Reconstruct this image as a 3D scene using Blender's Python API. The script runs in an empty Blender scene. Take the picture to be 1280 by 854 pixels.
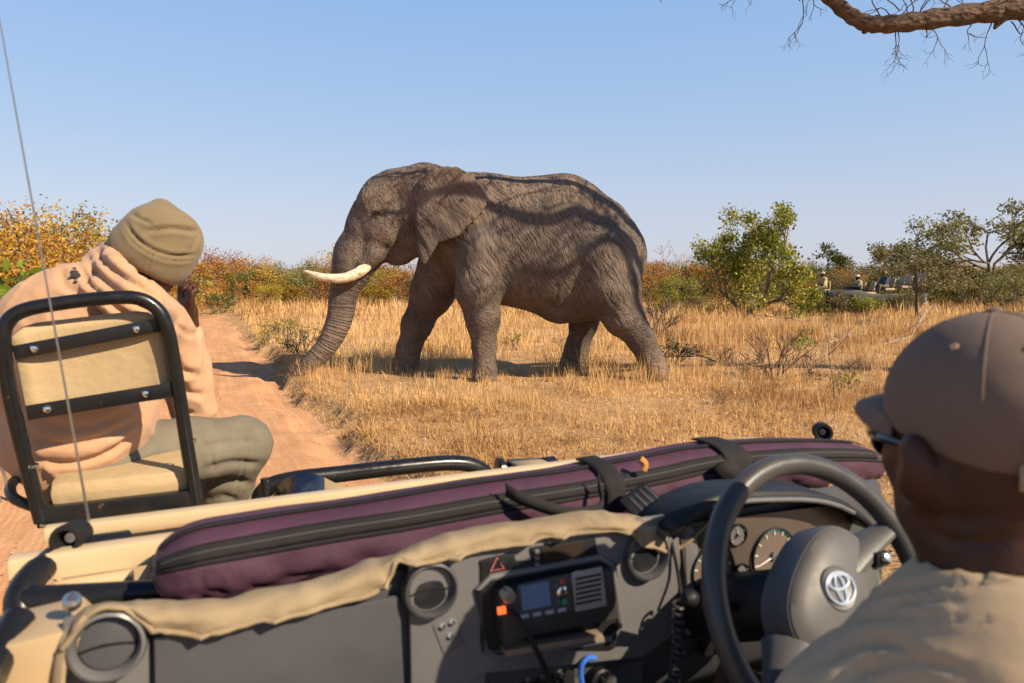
import bpy, bmesh, math, random
import numpy as np
from mathutils import Vector, Matrix

# ------------------------------------------------------------------ camera, sky, sun
SC = bpy.context.scene
COL = SC.collection
FPX = 870.0                      # focal length in photo pixels (1280 wide)
CAM_Z = 1.75                     # eye height above the track
PITCH = math.radians(5.06)
YAW_VEH = math.radians(25.0)     # the vehicle points 25 degrees left of the view
SKY_STRENGTH = 0.07
SUN_EL = math.radians(36.0)
SUN_AZ = math.radians(123.0)     # clockwise from +Y (view direction): behind, to the right

cam_d = bpy.data.cameras.new('camera')
cam = bpy.data.objects.new('camera', cam_d); COL.objects.link(cam)
cam.location = (0, 0, CAM_Z)
cam.rotation_euler = (math.radians(90) - PITCH, 0, 0)
cam_d.sensor_width = 36.0
cam_d.lens = FPX / 1280.0 * 36.0
cam_d.clip_start = 0.02
cam_d.clip_end = 6000.0
cam_d.dof.use_dof = True
cam_d.dof.focus_distance = 11.6
cam_d.dof.aperture_fstop = 5.6
SC.camera = cam

world = bpy.data.worlds.new('World'); SC.world = world; world.use_nodes = True
wn = world.node_tree.nodes; wl = world.node_tree.links
for n in list(wn): wn.remove(n)
sky = wn.new('ShaderNodeTexSky'); sky.sky_type = 'NISHITA'; sky.sun_disc = False
sky.sun_elevation = SUN_EL; sky.sun_rotation = SUN_AZ
sky.altitude = 300.0; sky.air_density = 1.0; sky.dust_density = 0.9; sky.ozone_density = 1.6
bg = wn.new('ShaderNodeBackground'); bg.inputs['Strength'].default_value = SKY_STRENGTH
wo = wn.new('ShaderNodeOutputWorld')
# dry-season dust haze: whitens the whole sky evenly towards the horizon, all the way round
wtc = wn.new('ShaderNodeTexCoord'); wsx = wn.new('ShaderNodeSeparateXYZ'); wl.new(wtc.outputs['Generated'], wsx.inputs[0])
wr = wn.new('ShaderNodeValToRGB'); wl.new(wsx.outputs[2], wr.inputs[0])
_st = [(0.0, (0.665, 0.665, 0.800)), (0.10, (0.610, 0.675, 0.835)), (0.22, (0.465, 0.635, 0.915)), (0.40, (0.305, 0.555, 0.950)), (0.65, (0.12, 0.25, 0.56)), (1.0, (0.05, 0.12, 0.32))]
while len(wr.color_ramp.elements) < len(_st): wr.color_ramp.elements.new(0.5)
for _e, (_p, _c) in zip(wr.color_ramp.elements, _st): _e.position = _p; _e.color = _c + (1,)
wsc = wn.new('ShaderNodeVectorMath'); wsc.operation = 'SCALE'; wl.new(wr.outputs[0], wsc.inputs[0]); wsc.inputs['Scale'].default_value = 0.565 / SKY_STRENGTH
wm = wn.new('ShaderNodeMix'); wm.data_type = 'RGBA'; wm.inputs[0].default_value = 0.75
wl.new(sky.outputs[0], wm.inputs[6]); wl.new(wsc.outputs[0], wm.inputs[7])
wl.new(wm.outputs[2], bg.inputs['Color']); wl.new(bg.outputs[0], wo.inputs['Surface'])

sun_d = bpy.data.lights.new('sun', 'SUN'); sun_d.energy = 5.0; sun_d.angle = math.radians(0.5)
sun_d.color = (1.0, 0.84, 0.62)
sun = bpy.data.objects.new('sun', sun_d); COL.objects.link(sun)
SUN_DIR = Vector((math.sin(SUN_AZ) * math.cos(SUN_EL), math.cos(SUN_AZ) * math.cos(SUN_EL), math.sin(SUN_EL)))
sun.rotation_euler = (SUN_DIR).to_track_quat('Z', 'Y').to_euler()
sun.location = (8, -8, 12)

SC.view_settings.view_transform = 'Standard'
SC.view_settings.look = 'None'
SC.view_settings.exposure = 0.80
SC.view_settings.gamma = 1.0
SC.view_settings.use_curve_mapping = False
SC.cycles.use_denoising = True
SC.cycles.max_bounces = 6
SC.cycles.transparent_max_bounces = 8
SC.cycles.sample_clamp_indirect = 6.0

# ------------------------------------------------------------------ pixels to places
_fw = np.array([0, math.cos(PITCH), -math.sin(PITCH)]); _up = np.array([0, math.sin(PITCH), math.cos(PITCH)])
def ray(px, py):
    return np.array([(px - 640) / FPX, 0, 0]) + _fw + _up * (427 - py) / FPX
def at_y(px, py, Y):                       # point of the pixel's ray at world depth Y
    d = ray(px, py); p = d * (Y / d[1]); p[2] += CAM_Z; return p
def at_z(px, py, z=0.0):                   # where the ray meets a horizontal level
    d = ray(px, py); p = d * ((z - CAM_Z) / d[2]); p[2] = z; return p
CY, SY = math.cos(YAW_VEH), math.sin(YAW_VEH)
VEH_C = 0.52                               # vehicle centre line, metres right of the eye
def veh(px, py, v):                        # pixel -> vehicle frame (right, forward, up) on the plane forward = v
    d = ray(px, py); dl = np.array([d[0] * CY + d[1] * SY, -d[0] * SY + d[1] * CY, d[2]])
    p = dl * (v / dl[1]); return np.array([p[0] - VEH_C, p[1], p[2] + CAM_Z])
def veh_z(px, py, z):
    d = ray(px, py); dl = np.array([d[0] * CY + d[1] * SY, -d[0] * SY + d[1] * CY, d[2]])
    p = dl * ((z - CAM_Z) / dl[2]); return np.array([p[0] - VEH_C, p[1], z])

# ------------------------------------------------------------------ objects and tags
def link(name, me, m=None, parent=None, loc=None):
    o = bpy.data.objects.new(name, me); COL.objects.link(o)
    if m is not None and me is not None:
        me.materials.clear()
        for q in (m if isinstance(m, (list, tuple)) else [m]): me.materials.append(q)
    if parent is not None: o.parent = parent
    if loc is not None: o.location = loc
    return o
def tag(o, label=None, cat=None, group=None, kind=None):
    if label: o['label'] = label
    if cat: o['category'] = cat
    if group: o['group'] = group
    if kind: o['kind'] = kind
    return o
def empty(name, loc=(0, 0, 0), rz=0.0):
    o = bpy.data.objects.new(name, None); COL.objects.link(o)
    o.location = loc; o.rotation_euler = (0, 0, rz); o.empty_display_size = 0.2
    return o
def copy_tree(o, parent=None):
    c = o.copy(); COL.objects.link(c); c.parent = parent
    for ch in list(o.children): copy_tree(ch, c)
    return c

# ------------------------------------------------------------------ mesh builder
def mesh_np(name, V, F4=None, F3=None, smooth=True):
    me = bpy.data.meshes.new(name)
    V = np.asarray(V, np.float32)
    loops = []; starts = []; tot = 0
    if F4 is not None and len(F4):
        F4 = np.asarray(F4, np.int32); loops.append(F4.ravel()); starts.append(tot + np.arange(len(F4)) * 4); tot += len(F4) * 4
    if F3 is not None and len(F3):
        F3 = np.asarray(F3, np.int32); loops.append(F3.ravel()); starts.append(tot + np.arange(len(F3)) * 3); tot += len(F3) * 3
    L = np.concatenate(loops); S = np.concatenate(starts)
    me.vertices.add(len(V)); me.vertices.foreach_set('co', V.ravel())
    me.loops.add(len(L)); me.loops.foreach_set('vertex_index', L)
    me.polygons.add(len(S)); me.polygons.foreach_set('loop_start', S.astype(np.int32))
    me.update(calc_edges=True); me.validate()
    if smooth: me.polygons.foreach_set('use_smooth', np.ones(len(me.polygons), bool))
    return me

class MB:
    def __init__(s): s.v = []; s.f = []
    def add(s, V, F):
        b = len(s.v); s.v += [tuple(map(float, q)) for q in V]; s.f += [tuple(b + i for i in f) for f in F]; return s
    def box(s, c, size, rot=None, bevel=0.0):
        bm = bmesh.new(); bmesh.ops.create_cube(bm, size=1.0)
        for v in bm.verts: v.co = Vector((v.co.x * size[0], v.co.y * size[1], v.co.z * size[2]))
        if bevel > 0:
            bmesh.ops.bevel(bm, geom=list(bm.edges), offset=bevel, segments=2, profile=0.6, affect='EDGES', clamp_overlap=True)
        M = rot.to_3x3() if rot is not None else Matrix.Identity(3)
        bm.verts.index_update()
        V = [M @ v.co + Vector(c) for v in bm.verts]; F = [[v.index for v in f.verts] for f in bm.faces]
        bm.free(); return s.add(V, F)
    def tube(s, pts, r, n=10, cap=True, closed=False, squash=None):
        P = [Vector(tuple(map(float, p))) for p in pts]; m = len(P)
        R = [r] * m if np.isscalar(r) else list(r)
        T = []
        for i in range(m):
            if closed: t = P[(i + 1) % m] - P[i - 1]
            else: t = P[min(i + 1, m - 1)] - P[max(i - 1, 0)]
            T.append(t.normalized() if t.length > 1e-9 else Vector((0, 0, 1)))
        a = Vector((0, 0, 1)) if abs(T[0].z) < 0.9 else Vector((1, 0, 0))
        N = (a - T[0] * a.dot(T[0])).normalized(); V = []
        for i in range(m):
            N = (N - T[i] * N.dot(T[i])).normalized(); B = T[i].cross(N)
            for k in range(n):
                w = 2 * math.pi * k / n
                V.append(P[i] + (N * math.cos(w) * (squash or 1.0) + B * math.sin(w)) * R[i])
        F = []
        for i in range(m if closed else m - 1):
            j = (i + 1) % m
            for k in range(n):
                l = (k + 1) % n; F.append((i * n + k, i * n + l, j * n + l, j * n + k))
        if cap and not closed:
            F.append(tuple(reversed(range(n)))); F.append(tuple((m - 1) * n + k for k in range(n)))
        return s.add(V, F)
    def lathe(s, prof, c=(0, 0, 0), axis=(0, 0, 1), n=24, cap=True):
        Z = Vector(axis).normalized(); a = Vector((1, 0, 0)) if abs(Z.x) < 0.9 else Vector((0, 1, 0))
        X = (a - Z * a.dot(Z)).normalized(); Y = Z.cross(X); c = Vector(tuple(map(float, c))); V = []
        for (r, h) in prof:
            for k in range(n):
                w = 2 * math.pi * k / n; V.append(c + Z * h + (X * math.cos(w) + Y * math.sin(w)) * r)
        m = len(prof); F = []
        for i in range(m - 1):
            for k in range(n):
                l = (k + 1) % n; F.append((i * n + k, i * n + l, (i + 1) * n + l, (i + 1) * n + k))
        if cap:
            F.append(tuple(reversed(range(n)))); F.append(tuple((m - 1) * n + k for k in range(n)))
        return s.add(V, F)
    def prism(s, poly, origin, ex, ey, depth):        # polygon in the plane ex,ey pushed along the normal
        ex = Vector(ex).normalized(); ey = Vector(ey).normalized(); nz = ex.cross(ey).normalized(); o = Vector(tuple(map(float, origin)))
        n = len(poly); V = [o + ex * p[0] + ey * p[1] for p in poly] + [o + ex * p[0] + ey * p[1] + nz * depth for p in poly]
        F = [tuple(reversed(range(n))), tuple(n + k for k in range(n))]
        for k in range(n): l = (k + 1) % n; F.append((k, l, n + l, n + k))
        return s.add(V, F)
    def grid(s, G, closed_u=False, thick=None):       # G: rows x cols x 3
        G = np.asarray(G, float); a, b = G.shape[:2]
        V = G.reshape(-1, 3); F = []
        for i in range(a - 1):
            for j in range(b - (0 if closed_u else 1)):
                l = (j + 1) % b; F.append((i * b + j, i * b + l, (i + 1) * b + l, (i + 1) * b + j))
        return s.add(V, F)
    def mesh(s, name, smooth=True, angle=35):
        me = bpy.data.meshes.new(name); me.from_pydata(s.v, [], s.f); me.update()
        bm = bmesh.new(); bm.from_mesh(me); bmesh.ops.recalc_face_normals(bm, faces=list(bm.faces))
        if smooth:
            ca = math.radians(angle)
            for f in bm.faces: f.smooth = True
            for e in bm.edges:
                if len(e.link_faces) == 2 and e.calc_face_angle(0) > ca: e.smooth = False
        bm.to_mesh(me); bm.free(); return me
    def build(s, name, m, parent=None, smooth=True, angle=35, loc=None):
        return link(name, s.mesh(name, smooth, angle), m, parent, loc)

def spline(pts, n=8):                                  # Catmull-Rom through points (any dimension)
    P = np.array(pts, float); Q = []
    P = np.vstack([2 * P[0] - P[1], P, 2 * P[-1] - P[-2]])
    for i in range(1, len(P) - 2):
        for k in range(n):
            t = k / n; a, b, c, d = P[i - 1:i + 3]
            Q.append(0.5 * ((2 * b) + (-a + c) * t + (2 * a - 5 * b + 4 * c - d) * t * t + (-a + 3 * b - 3 * c + d) * t ** 3))
    Q.append(P[-2]); return np.array(Q)

# ------------------------------------------------------------------ noise and implicit surfaces
_rs = np.random.RandomState(5)
_perm = _rs.rand(64, 64, 64).astype(np.float32)
def vnoise(p):                                         # value noise, -1..1
    p = np.asarray(p, np.float32); i = np.floor(p).astype(np.int64); f = p - i; f = f * f * (3 - 2 * f)
    i &= 63; j = (i + 1) & 63
    x0, y0, z0 = i[..., 0], i[..., 1], i[..., 2]; x1, y1, z1 = j[..., 0], j[..., 1], j[..., 2]
    fx, fy, fz = f[..., 0], f[..., 1], f[..., 2]
    def L(a, b, t): return a + (b - a) * t
    c = L(L(L(_perm[x0, y0, z0], _perm[x1, y0, z0], fx), L(_perm[x0, y1, z0], _perm[x1, y1, z0], fx), fy),
          L(L(_perm[x0, y0, z1], _perm[x1, y0, z1], fx), L(_perm[x0, y1, z1], _perm[x1, y1, z1], fx), fy), fz)
    return c * 2 - 1
def fbm(p, o=3):
    p = np.asarray(p, np.float32); a = 0; w = 1.0
    for k in range(o): a = a + vnoise(p * (2.03 ** k) + 7.7 * k) * w; w *= 0.5
    return a

class SDF:
    """smooth union of tapered capsules and ellipsoids on a grid, surfaced with surface nets"""
    def __init__(s, h): s.h = h; s.p = []
    def cap(s, a, b, ra, rb, k=0.05, sc=(1, 1, 1)): s.p.append(('c', np.array(a, float), np.array(b, float), ra, rb, k, np.array(sc, float), 1)); return s
    def chain(s, pts, rad, k=0.05, sc=(1, 1, 1)):
        for i in range(len(pts) - 1): s.cap(pts[i], pts[i + 1], rad[i], rad[i + 1], k, sc)
        return s
    def ell(s, c, r, k=0.05, rot=None, neg=False):
        s.p.append(('e', np.array(c, float), np.array(r, float), np.array(rot.to_3x3()) if rot is not None else np.eye(3), k, -1 if neg else 1)); return s
    def fn(s, f, lo, hi, k=0.03, neg=False): s.p.append(('f', f, np.array(lo, float), np.array(hi, float), k, -1 if neg else 1)); return s
    def bbox(s, q):
        if q[0] == 'c':
            sc = q[6]; c = (q[1] + q[2]) / 2
            r = max(q[3], q[4]) * sc
            lo = np.minimum(q[1], q[2]) - r; hi = np.maximum(q[1], q[2]) + r; return lo, hi
        if q[0] == 'e': e = np.abs(q[3]) @ q[2]; return q[1] - e, q[1] + e
        return q[2], q[3]
    def mesh(s, name, smooth_it=1, disp=None, m=None):
        h = s.h; pos = [q for q in s.p if q[-1] == 1]
        bb = [s.bbox(q) for q in pos]
        lo = np.min([b[0] for b in bb], 0) - 3 * h; hi = np.max([b[1] for b in bb], 0) + 3 * h
        N = np.ceil((hi - lo) / h).astype(int) + 1
        D = np.full(N, 9.0, np.float32)
        ax = [lo[i] + h * np.arange(N[i]) for i in range(3)]
        for q in s.p:
            k = q[5] if q[0] == 'c' else q[4]
            l, u = s.bbox(q); mg = max(k, 0) + 3 * h
            i0 = np.clip(np.floor((l - mg - lo) / h).astype(int), 0, N); i1 = np.clip(np.ceil((u + mg - lo) / h).astype(int) + 1, 0, N)
            if np.any(i1 <= i0): continue
            sl = tuple(slice(i0[i], i1[i]) for i in range(3))
            P = np.stack(np.meshgrid(*[ax[i][sl[i]] for i in range(3)], indexing='ij'), -1).astype(np.float32)
            if q[0] == 'c':
                sc = q[6].astype(np.float32); c0 = ((q[1] + q[2]) / 2)
                A = (q[1] - c0) / sc; B = (q[2] - c0) / sc; X = (P - c0.astype(np.float32)) / sc
                ba = B - A; L2 = float(ba @ ba) + 1e-12
                t = np.clip((X - A.astype(np.float32)) @ ba.astype(np.float32) / L2, 0, 1)
                d = np.linalg.norm(X - A.astype(np.float32) - t[..., None] * ba.astype(np.float32), axis=-1) - (q[3] + (q[4] - q[3]) * t)
                d *= float(sc.min())
            elif q[0] == 'e':
                X = (P - q[1].astype(np.float32)) @ q[3].astype(np.float32); r = q[2].astype(np.float32)
                k0 = np.linalg.norm(X / r, axis=-1); k1 = np.linalg.norm(X / (r * r), axis=-1) + 1e-6
                d = k0 * (k0 - 1) / k1
            else: d = q[1](P).astype(np.float32)
            a = D[sl]
            if q[-1] == 1:
                if k > 0: w = np.maximum(k - np.abs(a - d), 0) / k; D[sl] = np.minimum(a, d) - w * w * k * 0.25
                else: D[sl] = np.minimum(a, d)
            else:
                d = -d
                if k > 0: w = np.maximum(k - np.abs(a - d), 0) / k; D[sl] = np.maximum(a, d) + w * w * k * 0.25
                else: D[sl] = np.maximum(a, d)
        V, F = surface_nets(D, lo, h)
        V = relax(V, F, smooth_it)
        if disp is not None:
            n = vnormals(V, F); V = V + n * disp(V, n)[:, None]
        me = mesh_np(name, V, F4=F)
        return me

def surface_nets(D, lo, h):
    S = D < 0; nx, ny, nz = D.shape
    c = np.zeros((nx - 1, ny - 1, nz - 1), np.int16)
    for i in (0, 1):
        for j in (0, 1):
            for k in (0, 1): c += S[i:nx - 1 + i, j:ny - 1 + j, k:nz - 1 + k]
    cells = np.argwhere((c > 0) & (c < 8)); idx = np.full(c.shape, -1, np.int64); idx[tuple(cells.T)] = np.arange(len(cells))
    acc = np.zeros((len(cells), 3)); cnt = np.zeros(len(cells))
    E = []
    for i in (0, 1):
        for j in (0, 1): E += [((0, i, j), (1, i, j)), ((i, 0, j), (i, 1, j)), ((i, j, 0), (i, j, 1))]
    for a, b in E:
        A = cells + a; B = cells + b; da = D[tuple(A.T)]; db = D[tuple(B.T)]; m = (da < 0) != (db < 0)
        t = np.where(m, da / np.where(m, da - db, 1), 0)
        acc += np.where(m[:, None], np.array(a) + t[:, None] * (np.array(b) - np.array(a)), 0); cnt += m
    V = lo + h * (cells + acc / np.maximum(cnt, 1)[:, None])
    F = []
    for axis in range(3):
        s0 = [slice(None)] * 3; s1 = [slice(None)] * 3; s0[axis] = slice(0, -1); s1[axis] = slice(1, None)
        A = S[tuple(s0)]; B = S[tuple(s1)]; e = np.argwhere(A != B)
        u, v = (axis + 1) % 3, (axis + 2) % 3
        ok = (e[:, u] > 0) & (e[:, v] > 0) & (e[:, u] < D.shape[u] - 1) & (e[:, v] < D.shape[v] - 1); e = e[ok]
        def cell(du, dv):
            q = e.copy(); q[:, u] += du; q[:, v] += dv; return idx[tuple(q.T)]
        Q = np.stack([cell(-1, -1), cell(0, -1), cell(0, 0), cell(-1, 0)], 1)
        flip = ~A[tuple(e.T)]; Q[flip] = Q[flip][:, ::-1]; F.append(Q)
    return V, np.concatenate(F)
def relax(V, F, it, lam=0.5):
    e = np.concatenate([F[:, [0, 1]], F[:, [1, 2]], F[:, [2, 3]], F[:, [3, 0]]])
    for _ in range(it):
        acc = np.zeros_like(V); cnt = np.zeros(len(V))
        for ax in range(3):
            acc[:, ax] = np.bincount(e[:, 0], V[e[:, 1], ax], len(V)) + np.bincount(e[:, 1], V[e[:, 0], ax], len(V))
        cnt = np.bincount(e[:, 0], minlength=len(V)) + np.bincount(e[:, 1], minlength=len(V))
        V = V + lam * (acc / np.maximum(cnt, 1)[:, None] - V)
    return V
def vnormals(V, F):
    n = np.cross(V[F[:, 2]] - V[F[:, 0]], V[F[:, 3]] - V[F[:, 1]]); o = np.zeros_like(V)
    for k in range(4):
        for ax in range(3): o[:, ax] += np.bincount(F[:, k], n[:, ax], len(V))
    return o / (np.linalg.norm(o, axis=1, keepdims=True) + 1e-12)

# ------------------------------------------------------------------ materials
def srgb(h):
    h = h.lstrip('#'); c = [int(h[i:i + 2], 16) / 255 for i in (0, 2, 4)]
    return tuple(x / 12.92 if x <= 0.04045 else ((x + 0.055) / 1.055) ** 2.4 for x in c)
class NT:
    def __init__(s, name):
        s.m = bpy.data.materials.new(name); s.m.use_nodes = True; s.t = s.m.node_tree; s.t.nodes.clear()
        s.out = s.t.nodes.new('ShaderNodeOutputMaterial'); s.b = s.t.nodes.new('ShaderNodeBsdfPrincipled')
        s.t.links.new(s.b.outputs[0], s.out.inputs[0]); s._co = None
    def n(s, ty, **kw):
        q = s.t.nodes.new(ty)
        for k, v in kw.items(): setattr(q, k, v)
        return q
    def set(s, q, **kw):
        for k, v in kw.items():
            k = k.replace('_', ' ')
            if hasattr(v, 'is_output') or isinstance(v, bpy.types.NodeSocket): s.t.links.new(v, q.inputs[k])
            else: q.inputs[k].default_value = v
        return q
    def l(s, a, b): s.t.links.new(a, b)
    def co(s, kind='Object'):
        if s._co is None: s._co = s.n('ShaderNodeTexCoord')
        return s._co.outputs[kind]
    def mapping(s, vec, scale=(1, 1, 1), rot=(0, 0, 0), loc=(0, 0, 0)):
        q = s.n('ShaderNodeMapping'); s.l(vec, q.inputs[0]); q.inputs['Scale'].default_value = scale; q.inputs['Rotation'].default_value = rot; q.inputs['Location'].default_value = loc
        return q.outputs[0]
    def noise(s, vec, scale, detail=4, rough=0.55, dist=0.0):
        q = s.n('ShaderNodeTexNoise'); s.l(vec, q.inputs['Vector']); q.inputs['Scale'].default_value = scale; q.inputs['Detail'].default_value = detail
        q.inputs['Roughness'].default_value = rough; q.inputs['Distortion'].default_value = dist; return q.outputs['Fac']
    def voro(s, vec, scale, feature='F1', out='Distance'):
        q = s.n('ShaderNodeTexVoronoi', feature=feature); s.l(vec, q.inputs['Vector']); q.inputs['Scale'].default_value = scale; return q.outputs[out]
    def ramp(s, fac, stops, interp='LINEAR'):
        q = s.n('ShaderNodeValToRGB'); q.color_ramp.interpolation = interp; e = q.color_ramp.elements
        while len(e) < len(stops): e.new(0.5)
        for i, (p, c) in enumerate(stops): e[i].position = p; e[i].color = tuple(c[:3]) + (1,) if not np.isscalar(c) else (c, c, c, 1)
        s.l(fac, q.inputs[0]); return q.outputs[0]
    def mix(s, a, b, fac, mode='MIX'):
        q = s.n('ShaderNodeMix', data_type='RGBA', blend_type=mode)
        for v, i in ((fac, 0), (a, 6), (b, 7)):
            if isinstance(v, bpy.types.NodeSocket): s.l(v, q.inputs[i])
            else: q.inputs[i].default_value = v if i == 0 else tuple(v[:3]) + (1,)
        return q.outputs[2]
    def math(s, op, a, b=0.0, c=None):
        q = s.n('ShaderNodeMath', operation=op)
        for v, i in ((a, 0), (b, 1), (c, 2)):
            if v is None: continue
            if isinstance(v, bpy.types.NodeSocket): s.l(v, q.inputs[i])
            else: q.inputs[i].default_value = v
        return q.outputs[0]
    def bump(s, height, strength=0.3, dist=0.01, prev=None):
        q = s.n('ShaderNodeBump'); s.l(height, q.inputs['Height']); q.inputs['Strength'].default_value = strength; q.inputs['Distance'].default_value = dist
        if prev is not None: s.l(prev, q.inputs['Normal'])
        return q.outputs[0]
    def fin(s, color=None, rough=None, metal=None, normal=None, **kw):
        for v, k in ((color, 'Base Color'), (rough, 'Roughness'), (metal, 'Metallic'), (normal, 'Normal')):
            if v is None: continue
            if isinstance(v, bpy.types.NodeSocket): s.l(v, s.b.inputs[k])
            elif k == 'Base Color': s.b.inputs[k].default_value = tuple(v[:3]) + (1,)
            else: s.b.inputs[k].default_value = v
        for k, v in kw.items(): s.b.inputs[k.replace('_', ' ')].default_value = v
        return s.m
def pm(name, c1, c2=None, scale=8, rough=0.6, metal=0.0, bump=0.0, bscale=40, bdist=0.005, rvar=0.1, detail=5, stretch=(1, 1, 1), wear=None, **kw):
    """plain procedural material: two tones in noise, rough variation, fine relief"""
    t = NT(name); v = t.mapping(t.co(), stretch); f = t.noise(v, scale, detail)
    c2 = c2 or tuple(x * 0.8 for x in c1)
    col = t.ramp(f, [(0.3, c2), (0.7, c1)])
    if wear is not None:
        wf = t.ramp(t.noise(v, wear[1], 6, 0.7), [(wear[2], 0.0), (wear[2] + 0.12, 1.0)]); col = t.mix(col, wear[0], wf)
    r = t.ramp(t.noise(v, scale * 2.3, 3), [(0.3, max(rough - rvar, 0.02)), (0.7, min(rough + rvar, 1.0))])
    nrm = t.bump(t.noise(v, bscale, 4, 0.6), bump, bdist) if bump > 0 else None
    return t.fin(col, r, metal, nrm, **kw)
# ------------------------------------------------------------------ ground and track
G_FIELD = 0.10
_edge = np.array([(4.6, -6.5), (2.6, -2.0), (1.35, 1.0), (-0.10, 4.2), (-1.23, 6.57), (-1.80, 7.71), (-2.63, 9.43), (-3.39, 10.8), (-4.93, 14.45), (-7.54, 20.3), (-10.05, 26.3), (-13.0, 33.0), (-16.8, 39.5), (-23.0, 47.0), (-34.0, 55.0), (-60., 66.)])
EDGE = spline(_edge, 6)
def track_s(x, y):
    """signed distance from the right-hand edge of the track: positive on the grass side"""
    x = np.asarray(x, float); y = np.asarray(y, float); best = np.full(x.shape, 1e9); sg = np.zeros(x.shape)
    for i in range(len(EDGE) - 1):
        a = EDGE[i]; b = EDGE[i + 1]; e = b - a; t = np.clip(((x - a[0]) * e[0] + (y - a[1]) * e[1]) / (e @ e), 0, 1)
        dx = x - a[0] - t * e[0]; dy = y - a[1] - t * e[1]; d = dx * dx + dy * dy
        m = d < best; best = np.where(m, d, best); sg = np.where(m, np.sign(dy * -e[0] + dx * e[1]), sg)
    return np.sqrt(best) * sg
TRACK_W = 3.5
def sstep(a, b, x): t = np.clip((x - a) / (b - a), 0, 1); return t * t * (3 - 2 * t)
def ground_h(x, y, road=False):
    x = np.asarray(x, float); y = np.asarray(y, float); s = track_s(x, y)
    p = np.stack([x, y, np.zeros_like(x)], -1)
    edge = s + 0.16 * fbm(p * 1.7, 2) + 0.07 * vnoise(p * 6) + 0.03 * vnoise(p * 15)
    near = 1.0 / (1.0 + (np.hypot(x, y - 8) / 40.0) ** 2)
    field = G_FIELD + 0.03 * fbm(p * 0.9, 3) * near + 0.012 * vnoise(p * 5) * near
    bank = sstep(0.0, 0.11, edge); left = sstep(TRACK_W, TRACK_W + 0.6, -edge)
    tr = 0.012 * vnoise(p * 2.5) * near
    h = tr * (1 - bank) * (1 - left) + field * bank + (0.05 + 0.02 * fbm(p * 1.3, 2) * near) * left
    h = h - 0.10 * np.exp(-((edge + 0.22) / 0.26) ** 2) * (1 - bank) + 0.05 * sstep(0.05, 0.3, edge) * np.exp(-np.clip(edge, 0, 9) / 0.5) * near
    if not road: h = h - 0.05 * sstep(-0.12, -0.35, edge) * (1 - sstep(TRACK_W - 0.1, TRACK_W + 0.3, -edge))
    return h
def _axis(lo, hi, step, far, ratio):
    a = list(np.arange(lo, hi + 1e-6, step)); d = step
    while a[-1] < far: d *= ratio; a.append(a[-1] + d)
    d = step; b = []
    x = lo
    while x > -far: d *= ratio; x -= d; b.append(x)
    return np.array(b[::-1] + a)
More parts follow.
